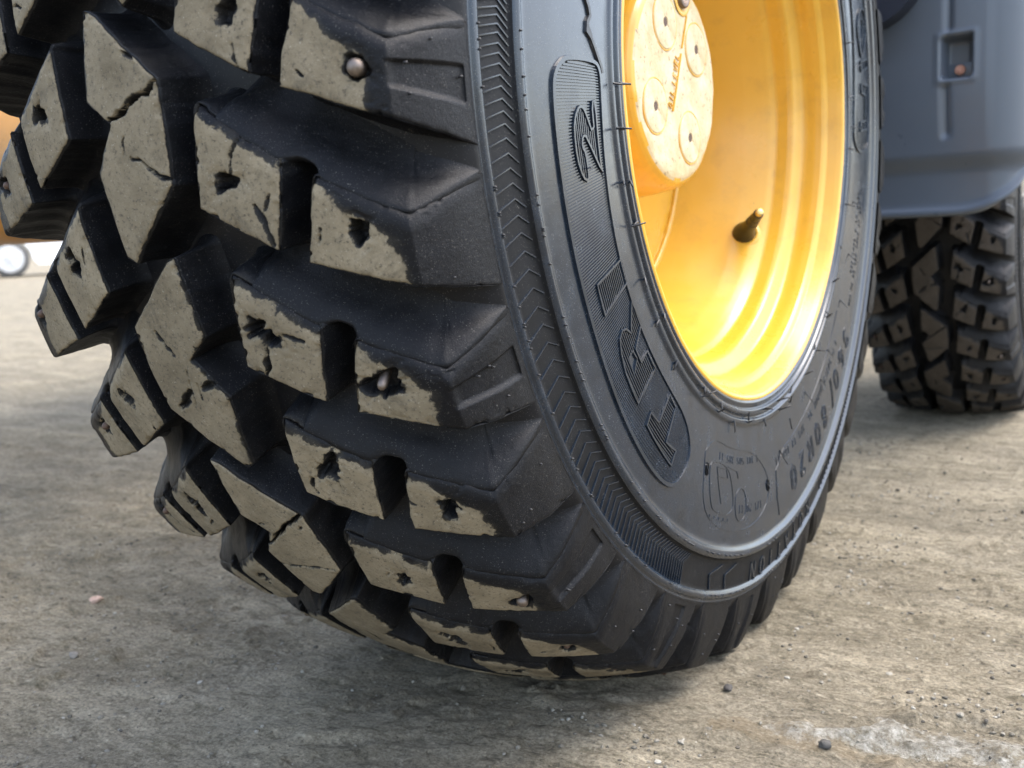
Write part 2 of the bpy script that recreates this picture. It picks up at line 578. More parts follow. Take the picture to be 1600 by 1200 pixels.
    def m3(P, dep=None, frac=None):
        hc, hr_ = hull(P[..., 0]); fc, fr = floor_(P[..., 0])
        dist = np.maximum(np.hypot(hc - fc, hr_ - fr), .005)
        if frac is None: frac = 0
        wgt = (0 if dep is None else dep / dist) + frac
        return place(hc + (fc - hc) * wgt, hr_ + (fr - hr_) * wgt, P[..., 1])
    V = [m3(P, depth).reshape(-1, 3)]
    D = [np.clip(dust, -1.6, 1.4).ravel()]
    idx = np.arange(nt_ * nw).reshape(nt_, nw)
    F = [np.stack([idx[:-1, :-1], idx[1:, :-1], idx[1:, 1:], idx[:-1, 1:]], -1).reshape(-1, 4)]
    # boundary loop and skirt
    loop = np.concatenate([idx[:-1, 0], idx[-1, :-1], idx[1:, -1][::-1], idx[0, 1:][::-1]])
    fl = np.concatenate([np.full(nt_ - 1, fac[0]), np.full(nw - 1, fac[3]), np.full(nt_ - 1, fac[1]), np.full(nw - 1, fac[2])])
    ks = max(3, len(fl) // 45)
    ker = np.ones(2 * ks + 1) / (2 * ks + 1)
    fls = np.convolve(np.concatenate([fl[-ks:], fl, fl[:ks]]), ker, 'valid')
    LP = P.reshape(-1, 2)[loop]
    q = met(LP)
    tg = np.roll(q, -2, 0) - np.roll(q, 2, 0)
    nr = np.stack([tg[:, 1], -tg[:, 0]], -1)
    nr /= np.maximum(np.linalg.norm(nr, axis=1), 1e-9)[:, None]
    cen = q.mean(0)
    area = ((q[:, 0] * np.roll(q[:, 1], -1)) - (np.roll(q[:, 0], -1) * q[:, 1])).sum()
    if area < 0: nr = -nr
    for _ in range(3):
        nr = (np.roll(nr, 1, 0) + nr * 2 + np.roll(nr, -1, 0)); nr /= np.linalg.norm(nr, axis=1)[:, None]
    FR = [.035, .11, .26, .48, .70, .86, .96, 1.04] if hi else [.26, .70, .96, 1.04]
    ST = [.20, .40, .75, 1.25, 2.0, 3.4, 6.0, 8.5] if hi else [.75, 2.0, 6.0, 8.5]
    LD = [1.0, 2.2, 4.0, 6.0, 7.5, 9.0, 10.5, 12.0] if hi else [4, 7.5, 10.5, 12.0]
    prev = loop; base = nt_ * nw; n = len(loop)
    bp = np.stack([q[:, 0], q[:, 1], np.full(n, seed * .37)], -1)
    hc, hr_ = hull(LP[:, 0]); fc, fr0 = floor_(LP[:, 0])
    dsc = np.clip(np.hypot(hc - fc, hr_ - fr0) / .028, 0, 1)
    wl = np.clip(fls - 1.0, 0, 1)                      # 1 on the sloping leading flank
    stf = np.clip(fls, 0, 1)
    for fr_, o1, o2_ in zip(FR, ST, LD):
        o2 = .001 * (o1 * stf * (1 - wl) + o2_ * wl) * dsc
        if hi and fr_ < .8: o2 = o2 + .0004 * fbm(bp + fr_ * .2, 120, 2, seed) * (fls > .05) * dsc
        qq = q + nr * o2[:, None]
        PP = np.stack([qq[:, 0], np.degrees(qq[:, 1] / .52)], -1)
        V.append(m3(PP, None, fr_ + (wl * .15 * (1 - min(fr_, 1)) if lead > 2.5 else 0) + np.zeros(n)))
        D.append(np.full(n, -.7 if fr_ < .04 else (-1.1 if fr_ < .2 else -1.6)))
        cur = base + np.arange(n); base += n
        F.append(np.stack([prev, np.roll(prev, -1), np.roll(cur, -1), cur], -1))
        prev = cur
    V = np.concatenate(V); F = np.concatenate(F); D = np.concatenate(D)
    nf = (nt_ - 1) * (nw - 1)
    f = F[: nf]
    nn = np.cross(V[f[:, 1]] - V[f[:, 0]], V[f[:, 2]] - V[f[:, 0]])
    top = nn[nf // 3: nf // 3 + 40]; cc = V[f[nf // 3: nf // 3 + 40, 0]]
    if (top * (cc * [0, 1, 1])).sum() < 0:
        F[: nf] = F[: nf, ::-1]
        flip = True
    else:
        flip = False
    s_ = F[nf:]
    k = n
    nn = np.cross(V[s_[:k, 1]] - V[s_[:k, 0]], V[s_[:k, 2]] - V[s_[:k, 0]])
    cc = V[s_[:k, 0]] - V[:nt_ * nw].mean(0)
    if (nn * cc).sum() < 0:
        F[nf:] = F[nf:, ::-1]
    return obj("tread_block", V, F, M_TREAD, parent, attrs={"dust": D})

def lug_ramp(parent, line, sgn, hi, seed):
    """the sloping flank that runs on without a break in front of a pair of lugs"""
    L = np.array(line, float) * [sgn, 1]
    q = np.stack([L[:, 0], np.radians(L[:, 1]) * .52], -1)
    d = np.concatenate([[0], np.cumsum(np.linalg.norm(np.diff(q, axis=0), axis=1))])
    n = 90 if hi else 26
    t = np.linspace(0, d[-1], n)
    q = np.stack([np.interp(t, d, q[:, 0]), np.interp(t, d, q[:, 1])], -1)
    w = 4 if hi else 1
    qp = np.concatenate([np.repeat(q[:1], w, 0), q, np.repeat(q[-1:], w, 0)])
    qs = np.stack([np.convolve(qp[:, k], np.ones(2 * w + 1) / (2 * w + 1), 'valid') for k in (0, 1)], -1)
    tg = np.gradient(qs, axis=0); tg /= np.linalg.norm(tg, axis=1)[:, None]
    nr = np.stack([-tg[:, 1], tg[:, 0]], -1)
    if nr[:, 1].mean() > 0: nr = -nr
    for _ in range(18 if hi else 3):
        nr[1:-1] = (nr[:-2] + 2 * nr[1:-1] + nr[2:]); nr /= np.linalg.norm(nr, axis=1)[:, None]
    a = np.abs(q[:, 0])
    b = np.exp(-((a - .1155) / .0085) ** 4)                     # the slot between the two lugs
    hc, hr_ = hull(q[:, 0]); fc, fr = floor_(q[:, 0])
    dsc = np.clip(np.hypot(hc - fc, hr_ - fr) / .028, 0, 1)
    end = sstep(0, .016, t)                                     # fades out at the inner end
    rows = [(-5.5, 1.04), (-5.5, .60), (-4.5, .30), (-2.6, .135), (-.8, .120), (.7, .138), (2.4, .18), (6, .295), (11, .47), (14, .655), (17, .755), (20, .84), (24, .92), (28, .975), (33, 1.01), (37, 1.05)]
    V = []; P3 = np.stack([q[:, 0], q[:, 1], np.full(n, seed * .7)], -1)
    for k, (o, f) in enumerate(rows):
        lift = max(0, 1 - k / 9)
        oo = (o + 7.5 * b * lift + .8 * fbm(P3 + k * .03, 70, 3, seed)) * .001
        oo = oo * np.where(oo > 0, dsc, 1) * (.35 + .65 * end if o > 0 else 1)
        ff = f + b * lift * .34 + (1 - end) * (1.05 - f) * .7
        qq = qs + nr * oo[:, None]
        PP = np.stack([qq[:, 0], np.degrees(qq[:, 1] / .52)], -1)
        hc, hr_ = hull(PP[:, 0]); fc, fr = floor_(PP[:, 0])
        V.append(place(hc + (fc - hc) * ff, hr_ + (fr - hr_) * ff, PP[:, 1]))
    m = len(rows)
    V = np.stack(V, 1)
    idx = np.arange(n * m).reshape(n, m)
    F = np.stack([idx[:-1, :-1], idx[1:, :-1], idx[1:, 1:], idx[:-1, 1:]], -1).reshape(-1, 4)
    V = V.reshape(-1, 3)
    k = F[(n // 2) * (m - 1) + 10]
    nn = np.cross(V[k[1]] - V[k[0]], V[k[2]] - V[k[0]])
    if (nn * V[k[0]] * [0, 1, 1]).sum() < 0: F = F[:, ::-1]
    return obj("lug_ramp", V, F, M_TREAD, parent, attrs={"dust": np.full(len(V), -1.6)})


STUD = {}
def stud(parent, s, th, proud, rad, tilt, m):
    key = (m.name, round(rad, 4))
    if key not in STUD:
        pr = np.array([(.0004, 0.0), (.0002, .35), (-.0006, .72), (-.0022, .95), (-.0045, 1.0), (-.014, 1.0)]) * [1, rad]
        n = 14
        V, F, _ = lathe(pr, n)
        V = V.reshape(-1, 3)
        F = orient(V, F, lambda c: c * [0, 1, 1])
        me = obj("stud", V, F, m, None)
        STUD[key] = me.data
        bpy.data.objects.remove(me)
    o = bpy.data.objects.new("stud", STUD[key])
    COL.objects.link(o)
    o.parent = parent
    hc, hr_ = hull(np.array([s])); h2c, h2r = hull(np.array([s + .002]))
    pos = place(hc, hr_, np.array([th]))[0]
    t = math.radians(th)
    rad_dir = Vector((0, -math.cos(t), -math.sin(t)))
    tan = Vector((float(h2c[0] - hc[0]), 0, 0)) + rad_dir * float(h2r[0] - hr_[0])
    circ = Vector((0, math.sin(t), -math.cos(t)))
    nrm = tan.cross(circ).normalized()
    if nrm.dot(rad_dir) < 0: nrm = -nrm
    nrm = (nrm + Vector(tilt)).normalized()
    o.location = Vector(pos) + nrm * proud
    o.rotation_euler = nrm.to_track_quat('X', 'Z').to_euler()
    return o

def wrapdeg(a):
    return (a + 180) % 360 - 180

def make_tread(tyre):
    Su = [(.1246, -3.7), (.170, -.85), (.200, -1.75), (S2, -2.35)]
    Sl = [(.1126, 1.2), (.170, 3.55), (.200, 4.75), (S2, 5.85)]
    Iu = [(.0590, -4.7), (.1068, -.9)]
    Il = [(.0510, 1.2), (.0958, 4.05)]
    Ca = [(-.0210, -2.9), (-.0262, 2.3), (-.0074, 3.9), (-.0262, 6.6), (-.0190, 11.9)]
    Cb = [(-.0150, -2.7), (.0352, 1.7), (.0358, 4.6), (.0340, 7.8), (-.0130, 12.3)]
    sholes = {0: (.1545, 2.52, .0062, .25, .004), 1: (.1433, 11.57, .0052, .35, .011), 2: (.1333, 21.29, .0085, .45, .010), 3: (.141, 31.66, .0058, .55, .011),
              4: (.148, 43.0, .0062, .35, .006)}
    iholes = {0: (.0716, 7.92, .0052, .5, .010), -1: (.086, -1.3, .006, .3, .008), 1: (.0688, 17.06, .0068, .65, .010), 2: (.0768, 27.3, .0066, .7, .010), 3: (.0804, 38.71, .0046, .6, .009)}
    seed = 0
    for j in range(36):
        jj = j if j < 25 else j - 36
        for side in (1, -1):
            off = 0 if side > 0 else 5.0
            # shoulder block
            thc = 1.85 + 10 * jj + off
            hi = -22 < thc < 84
            seed += 1
            if side > 0 and jj in sholes: h = sholes[jj]
            elif side < 0 and jj in (0, 1, 2): h = [(.150, 6.7, .006, .35, .009), (.158, 16.5, .0052, .4, .007), (.1428, 26.3, .0060, .4, .008)][jj]
            elif hi: h = (.1445 + rng.uniform(-.005, .005), thc + rng.uniform(-.9, .6), rng.uniform(.005, .0072), rng.uniform(.3, .6), .010)
            else: h = None
            g = []
            if hi:
                for _ in range(1):
                    s_ = rng.uniform(.122, .166); t_ = thc + rng.uniform(-1.6, 3.0)
                    a_ = rng.uniform(0, 6.28); l_ = rng.uniform(.004, .014)
                    g.append((side * s_, t_, side * s_ + l_ * math.cos(a_), t_ + math.degrees(l_ * math.sin(a_) / .52), rng.uniform(.0005, .0011), .0025))
            nt_ = (.172, .2235, .45, .55, 3.0, 1.75, .0036) if jj % 2 == 0 else None
            block(tyre, Su, Sl, thc, side, hi, (2.0, 1.0, .55, 0.0), h, g, nt_, lead=4.6, lead_k=1.1, outer=.1585, seed=seed,
                  dust_shift={0: -.002, 1: .003, 2: -.002, 3: -.002, 4: -.004}.get(jj, 0) if side > 0 else 0)
            if h is not None:
                pr = {0: (.0026, .0048, (0, 0, 0), M_STEEL), 1: None, 2: (.0025, .0030, (-.1, .1, -.5), M_STEEL), 3: None, 4: (.0020, .0042, (0, 0, 0), M_STEEL)}.get(jj, 0) if side > 0 else 0
                if pr == 0:
                    pr = (rng.uniform(-.002, .002), .0030, (rng.uniform(-.2, .2), rng.uniform(-.2, .2), rng.uniform(-.4, .1)), M_RUST)
                if pr:
                    stud(tyre, side * h[0], h[1], pr[0], pr[1], pr[2], pr[3])
            base = thc - 11.85
            lug_ramp(tyre, [(.0575, base + 3.3), (.1068, base + 7.15), (.1246, base + 8.15), (.170, base + 10.95), (.200, base + 10.05), (S2, base + 9.4)], side, hi, seed)
            # inner lug of the pair
            thc = 8.1 + 10 * (jj - 1 if side < 0 else jj) + (0 if side > 0 else 5.0)
            hi = -22 < thc < 84
            seed += 1
            if side > 0 and jj in iholes: h = iholes[jj]
            elif hi: h = (.0765 + rng.uniform(-.005, .005), thc + rng.uniform(-.8, .5), rng.uniform(.0048, .007), rng.uniform(.4, .7), .010)
            else: h = None
            g = []
            if hi:
                if side > 0 and jj == 1: g.append((.0688, 17.6, .064, 20.2, .0016, .005)); g.append((.083, 17.4, .094, 18.0, .0013, .004))
                if side > 0 and jj == 0: g.append((.076, 7.4, .085, 5.4, .0009, .003)); g.append((.088, 9.4, .093, 11.8, .0022, .002))
                for _ in range(1):
                    s_ = rng.uniform(.058, .1); t_ = thc + rng.uniform(-2, 2.6)
                    a_ = rng.uniform(0, 6.28); l_ = rng.uniform(.004, .013)
                    g.append((side * s_, t_, side * s_ + l_ * math.cos(a_), t_ + math.degrees(l_ * math.sin(a_) / .52), rng.uniform(.0005, .0012), .0025))
            block(tyre, Iu, Il, thc, side, hi, (2.0, 1.0, .9, .55), h, g, None, lead=4.2, seed=seed)
    for kq in range(24):
        kk = kq if kq < 17 else kq - 24
        mir = kq % 2 == 1
        thc = 15.0 * kk
        hi = -22 < thc + 5 < 84
        seed += 1
        g = []
        if hi:
            sp = {0: [(.0345, 1.9, -.0075, 3.7, .0019, .009), (.007, 5.87, .0345, 7.6, .0012, .005), (.012, -.2, .018, .5, .0008, .003)],
                  1: [(-.0134, 16.85, -.0054, 18.5, .0016, .004), (-.0215, 22.4, -.0045, 21.2, .0024, .004), (.0075, 20.75, .0235, 20.4, .0020, .004), (.002, 19.6, -.006, 22.4, .0004, .002)],
                  2: [(-.0173, 35.47, .0402, 30.9, .0015, .008), (-.0229, 38.05, .0288, 37.6, .0012, .004)]}.get(kk)
            if sp: g += sp
            else: g.append((rng.uniform(-.02, .02), thc + 4, rng.uniform(-.02, .034), thc + 6, .0013, .005))
            for _ in range(2):
                s_ = rng.uniform(-.015, .03); t_ = thc + rng.uniform(0, 9)
                a_ = rng.uniform(0, 6.28); l_ = rng.uniform(.004, .012)
                g.append((s_, t_, s_ + l_ * math.cos(a_), t_ + math.degrees(l_ * math.sin(a_) / .52), rng.uniform(.0005, .001), .002))
        sg = -1 if mir else 1
        # for the centre blocks A is the left (or mirrored right) boundary: leading edge is the slanted top of B
        block(tyre, Ca, Cb, thc, sg, hi, (1.0, 1.25, 1.2, 1.0), None, g, None, lead=1.2, seed=seed)

# ---- raised marks on the sidewall
class Ridges:
    def __init__(self): self.V = []; self.F = []; self.n = 0
    def line(self, pts, width, h, closed=False, step=.004, base=-.0012, maxseg=60):
        """pts (theta deg, r): a rib of trapezoid section laid on the sidewall"""
        P = np.array(pts, float)
        if closed: P = np.concatenate([P, P[:1]])
        Q = []
        for k in range(len(P) - 1):
            L = math.hypot(math.radians(P[k + 1, 0] - P[k, 0]) * .38, P[k + 1, 1] - P[k, 1])
            m = max(1, min(maxseg, int(L / step)))
            for t in range(m): Q.append(P[k] + (P[k + 1] - P[k]) * t / m)
        if not closed: Q.append(P[-1])
        Q = np.array(Q); n = len(Q)
        q = np.stack([np.radians(Q[:, 0]) * Q[:, 1], Q[:, 1]], -1)
        q[:, 0] = np.radians(Q[:, 0]) * .38
        if closed: tg = np.roll(q, -1, 0) - np.roll(q, 1, 0)
        else: tg = np.gradient(q, axis=0) if n > 1 else np.array([[1., 0]])
        tg /= np.maximum(np.linalg.norm(tg, axis=1), 1e-9)[:, None]
        nr = np.stack([-tg[:, 1], tg[:, 0]], -1)
        def pt(o, hh):
            a = q + nr * o
            return sidewall(np.degrees(a[:, 0] / .38), a[:, 1], hh)
        rows = [pt(-width * .5, base), pt(-width * .34, h), pt(width * .34, h), pt(width * .5, base)]
        V = np.stack(rows, 1).reshape(-1, 3)
        b = self.n
        m = n if closed else n - 1
        for i in range(m):
            i2 = (i + 1) % n
            for k in range(3):
                self.F.append((b + i * 4 + k, b + i2 * 4 + k, b + i2 * 4 + k + 1, b + i * 4 + k + 1))
        if not closed:
            self.F.append((b, b + 1, b + 2, b + 3)); e = b + (n - 1) * 4
            self.F.append((e + 3, e + 2, e + 1, e))
        self.V.append(V); self.n += len(V)
    def plate(self, pts, h, base=-.0012):
        """filled polygon raised by h (theta, r)"""
        P = np.array(pts, float); n = len(P)
        V = np.concatenate([sidewall(P[:, 0], P[:, 1], base), sidewall(P[:, 0], P[:, 1], h)])
        b = self.n
        for i in range(n):
            j = (i + 1) % n
            self.F.append((b + i, b + j, b + n + j, b + n + i))
        self.F.append(tuple(b + n + i for i in range(n)))
        self.V.append(V); self.n += 2 * n
    def build(self, name, m, parent, sharp=30):
        V = np.concatenate(self.V)
        o = obj(name, V, self.F, m, parent, smooth=False)
        bm = bmesh.new(); bm.from_mesh(o.data)
        bmesh.ops.recalc_face_normals(bm, faces=bm.faces)
        bm.to_mesh(o.data); bm.free()
        return o

GL = {
 '0': [[(.3, 0), (.52, .12), (.6, .5), (.52, .88), (.3, 1), (.08, .88), (0, .5), (.08, .12), (.3, 0)]],
 'O': [[(.3, 0), (.52, .12), (.6, .5), (.52, .88), (.3, 1), (.08, .88), (0, .5), (.08, .12), (.3, 0)]],
 '1': [[(.15, .8), (.35, 1), (.35, 0)]],
 '2': [[(.02, .78), (.12, .95), (.3, 1), (.52, .92), (.56, .7), (.4, .45), (.0, 0), (.6, 0)]],
 '3': [[(.02, .85), (.25, 1), (.52, .9), (.54, .66), (.28, .54), (.56, .4), (.57, .14), (.3, 0), (.0, .13)]],
 '4': [[(.45, 0), (.45, 1), (0, .3), (.6, .3)]],
 '5': [[(.55, 1), (.08, 1), (.04, .58), (.3, .64), (.56, .48), (.56, .15), (.3, 0), (.0, .1)]],
 '6': [[(.5, .95), (.25, 1), (.05, .7), (.0, .3), (.1, .05), (.3, 0), (.54, .1), (.57, .4), (.35, .56), (.05, .45)]],
 '7': [[(0, 1), (.6, 1), (.2, 0)]],
 '8': [[(.3, .54), (.08, .68), (.08, .9), (.3, 1), (.52, .9), (.52, .68), (.3, .54), (.02, .36), (.04, .1), (.3, 0), (.56, .1), (.58, .36), (.3, .54)]],
 'R': [[(0, 0), (0, 1), (.38, 1), (.56, .88), (.56, .66), (.38, .54), (0, .54)], [(.3, .54), (.6, 0)]],
 'T': [[(0, 1), (.6, 1)], [(.3, 1), (.3, 0)]],
 'A': [[(0, 0), (.3, 1), (.6, 0)], [(.12, .36), (.48, .36)]],
 'I': [[(.3, 0), (.3, 1)]],
 'N': [[(0, 0), (0, 1), (.6, 0), (.6, 1)]],
 'E': [[(.55, 0), (0, 0), (0, 1), (.55, 1)], [(0, .52), (.45, .52)]],
 'L': [[(0, 1), (0, 0), (.55, 0)]],
 'V': [[(0, 1), (.3, 0), (.6, 1)]],
 'P': [[(0, 0), (0, 1), (.4, 1), (.57, .86), (.57, .62), (.4, .48), (0, .48)]],
 'S': [[(.55, .9), (.3, 1), (.05, .85), (.08, .62), (.5, .4), (.55, .14), (.3, 0), (.0, .12)]],
 'K': [[(0, 0), (0, 1)], [(.55, 1), (0, .45)], [(.15, .58), (.6, 0)]],
 'M': [[(0, 0), (0, 1), (.3, .45), (.6, 1), (.6, 0)]],
 'F': [[(0, 0), (0, 1), (.55, 1)], [(0, .52), (.45, .52)]],
 'B': [[(0, 0), (0, 1), (.4, 1), (.55, .86), (.5, .62), (.36, .54), (0, .54)], [(.36, .54), (.58, .38), (.55, .1), (.38, 0), (0, 0)]],
 'U': [[(0, 1), (0, .2), (.15, .02), (.45, .02), (.6, .2), (.6, 1)]],
 'C': [[(.56, .85), (.3, 1), (.06, .82), (0, .5), (.06, .18), (.3, 0), (.56, .15)]],
 'D': [[(0, 0), (0, 1), (.35, 1), (.58, .75), (.58, .25), (.35, 0), (0, 0)]],
 'W': [[(0, 1), (.15, 0), (.3, .6), (.45, 0), (.6, 1)]],
 'X': [[(0, 0), (.6, 1)], [(0, 1), (.6, 0)]],
 '/': [[(-.25, -.25), (.2, 1.2)]],
 '.': [[(.2, 0), (.28, .06)]],
 '(': [[(.35, 1.1), (.15, .8), (.12, .3), (.35, -.1)]],
 ')': [[(.15, 1.1), (.35, .8), (.38, .3), (.15, -.1)]],
}
def arc_text(txt, th0, r0, h, adv, width, hh, parent, name="letter", slant=.0, double=0.0, single=False):
    """text with tops outward, read clockwise (theta falling) along the sidewall"""
    R = Ridges() if single else None
    u = 0.0
    for ch in txt:
        if ch != ' ':
            Rr = R or Ridges()
            for st in GL[ch]:
                pts = []
                for x, y in st:
                    uu = u + (x + slant * y) * h * .95
                    pts.append((th0 - math.degrees(uu / (r0 + h / 2)), r0 + y * h))
                if double:
                    P = np.array(pts); q = np.stack([np.radians(P[:, 0]) * .37, P[:, 1]], -1)
                    cl = len(q) > 3 and np.linalg.norm(q[0] - q[-1]) < 1e-6
                    tg = np.gradient(q, axis=0); tg /= np.linalg.norm(tg, axis=1)[:, None]
                    if cl: t_ = q[1] - q[-2]; tg[0] = tg[-1] = t_ / np.linalg.norm(t_)
                    nr = np.stack([-tg[:, 1], tg[:, 0]], -1)
                    for sg in (-1, 1):
                        a = q + nr * double * sg
                        Rr.line(np.stack([np.degrees(a[:, 0] / .37), a[:, 1]], -1), width, hh, step=.003)
                    n = len(q)
                    for k in range(n - 1):      # fine cross ribs between the outlines
                        L = np.linalg.norm(q[k + 1] - q[k]); m = max(1, int(L / .0022))
                        for t in range(m):
                            c = q[k] + (q[k + 1] - q[k]) * (t + .5) / m
                            d = nr[k] * double
                            e = np.stack([c - d, c + d])
                            Rr.line(np.stack([np.degrees(e[:, 0] / .37), e[:, 1]], -1), .0009, hh * .6)
                else:
                    Rr.line(pts, width, hh, step=.003)
            if not single:
                Rr.build(name, M_SIDE, parent)
        u += adv * h
    if single:
        return R.build(name, M_SIDE, parent)

def inside(poly, x, y):
    c = False; n = len(poly)
    for i in range(n):
        x1, y1 = poly[i]; x2, y2 = poly[(i + 1) % n]
        if (y1 > y) != (y2 > y) and x < (x2 - x1) * (y - y1) / (y2 - y1) + x1: c = not c
    return c

def scan(poly_in, polys_out, var, val, lo, hi, n=160):
    """intervals along the free coordinate inside poly_in and outside polys_out"""
    t = np.linspace(lo, hi, n); ok = []
    for v in t:
        p = (val, v) if var == 'th' else (v, val)
        ok.append(inside(poly_in, *p) and not any(inside(q, *p) for q in polys_out))
    out = []; st = None
    for i, o in enumerate(ok):
        if o and st is None: st = i
        if (not o or i == n - 1) and st is not None:
            if i - st > 1: out.append((t[st], t[i - 1]))
            st = None
    return out

def chaikin(P, n=2):
    P = [np.array(p, float) for p in P]
    for _ in range(n):
        Q = []
        for i in range(len(P)):
            a, b = P[i], P[(i + 1) % len(P)]
            Q += [a * .75 + b * .25, a * .25 + b * .75]
        P = Q
    return [tuple(p) for p in P]

LT = [(43.6, .363), (43.41, .3508), (45.97, .349), (46.7, .321), (49.63, .3232), (49.39, .3541), (52.51, .3513), (52.08, .366)]
LR = [(40.23, .3602), (41.01, .3222), (37.47, .3224), (37.27, .3352), (35.2, .3355), (33.77, .316), (29.74, .3203), (32.71, .3353), (31.51, .3385), (31.0, .3446), (31.49, .3514), (32.93, .3556), (35.36, .3592)]
LRH = [(34.84, .3477), (34.81, .340), (36.31, .3383), (37.2, .3496)]
LI_ = [(23.75, .3586), (23.88, .3181), (27.39, .3185), (27.61, .3595)]
L2 = [(5.01, .3277), (4.89, .3207), (11.75, .3225), (13.65, .3212), (8.75, .3389), (8.68, .343), (9.63, .3448), (10.24, .3412), (12.97, .3407), (13.3, .3448), (12.78, .3499), (10.69, .3545), (7.8, .3541), (6.57, .3517), (5.6, .3465), (5.37, .3414), (5.92, .3362), (8.75, .3278)]
PANEL = [(2.2, .3722), (.9, .362), (.45, .3541), (.25, .322), (.85, .3105), (3.4, .3075), (15, .3150), (24, .3180), (34.5, .3164), (45, .3140), (53, .3160), (57.1, .3325), (57.4, .353), (54.6, .3790), (50, .3845), (41, .3820), (29.3, .3775), (19.4, .3768), (9.6, .3755), (4.2, .3750)]
def shrink(P, d):
    q = np.array(P, float); c = q.mean(0)
    m = np.stack([np.radians(q[:, 0]) * .35, q[:, 1]], -1)
    tg = np.roll(m, -1, 0) - np.roll(m, 1, 0); tg /= np.linalg.norm(tg, axis=1)[:, None]
    nr = np.stack([-tg[:, 1], tg[:, 0]], -1)
    area = (m[:, 0] * np.roll(m[:, 1], -1) - np.roll(m[:, 0], -1) * m[:, 1]).sum()
    if area < 0: nr = -nr
    m = m + nr * d
    return [(math.degrees(a / .35), b) for a, b in m]

def ribs_fill(letters, holes, panel, name, parent, th_rng, r_rng, pitch_th=.31):
    R = Ridges()
    lo, hi = th_rng
    k = 0
    th = lo
    inner = shrink(chaikin(panel, 2), .0042)
    while th < hi:
        for a, b in scan(inner, letters, 'th', th, r_rng[0], r_rng[1]):
            R.line([(th, a), (th, b)], .0013, .0009, step=.02)
        th += pitch_th
    return R.build(name, M_SIDE, parent)

def make_badge(tyre):
    fr = Ridges()
    fr.line(shrink(chaikin(PANEL, 2), .002), .0042, .0018, closed=True)
    fr.build("badge_frame", M_SIDE, tyre)
    letters = [LT, LR, LI_, L2]
    ribs_fill([shrink(l, -.0005) for l in letters], [], PANEL, "badge_ribs", tyre, (.3, 57.6), (.305, .388))
    for l, ins in ((LT, []), (LR, [LRH]), (LI_, []), (chaikin(L2, 1), [])):
        R = Ridges()
        R.line(shrink(l, .0009), .0024, .0019, closed=True)
        for q in ins:
            R.line(q, .0018, .0013, closed=True)
        core = shrink(l, .0018)
        r = .306
        while r < .388:
            ths = [p[0] for p in l]
            for a, b in scan(core, ins, 'r', r, min(ths), max(ths), 140):
                R.line([(a, r), (b, r)], .0014, .0012, step=.02)
            r += .00255
        R.build("letter", M_SIDE, tyre)
    # second badge on the far side of the sidewall
    P2 = [(156, .3115), (158.5, .306), (173, .3123), (186.5, .3168), (200.4, .3250), (222, .3200), (232, .330), (232, .372), (222, .385), (200, .3800), (188.8, .3878), (176.2, .3812), (173.9, .3731), (173.1, .3349)]
    P2 = [(173.1, .338), (174.2, .322), (176.5, .3135), (189.5, .3185), (201, .326), (222, .322), (231, .330), (232, .370), (222, .383), (200.2, .384), (188.8, .3878), (178, .383), (174.5, .374)]
    fr = Ridges(); fr.line(shrink(chaikin(P2, 2), .002), .0042, .0018, closed=True); fr.build("badge_frame", M_SIDE, tyre)
    O_ = [(191.2, .3500), (193.5, .3660), (197.5, .3768), (200.1, .3694), (200.2, .3496), (197.5, .3370), (194.1, .3405), (192.0, .3440)]
    Oh = [(194, .352), (196, .363), (198.2, .366), (198.4, .353), (196.4, .346)]
    I_ = [(190.94, .3427), (191.06, .3699), (189.3, .3744), (188.85, .3437)]
    Pi = [(186.78, .3435), (186.14, .3743), (178.3, .3672), (177.43, .3381), (179.44, .3377), (179.97, .3595), (184.37, .3603), (184.82, .3423)]
    ribs_fill([O_, I_, Pi], [], P2, "badge_ribs", tyre, (173.5, 231), (.315, .386))
    for l, ins in ((chaikin(O_, 2), [chaikin(Oh, 2)]), (I_, []), (Pi, [])):
        R = Ridges(); R.line(shrink(l, .0009), .0030, .0026, closed=True)
        for q in ins: R.line(q, .0018, .0013, closed=True)
        r = .33
        core = shrink(l, .0018)
        while r < .386:
            ths = [p[0] for p in l]
            for a, b in scan(core, ins, 'r', r, min(ths), max(ths), 100):
                R.line([(a, r), (b, r)], .0014, .0012, step=.02)
            r += .00255
        R.build("letter", M_SIDE, tyre)

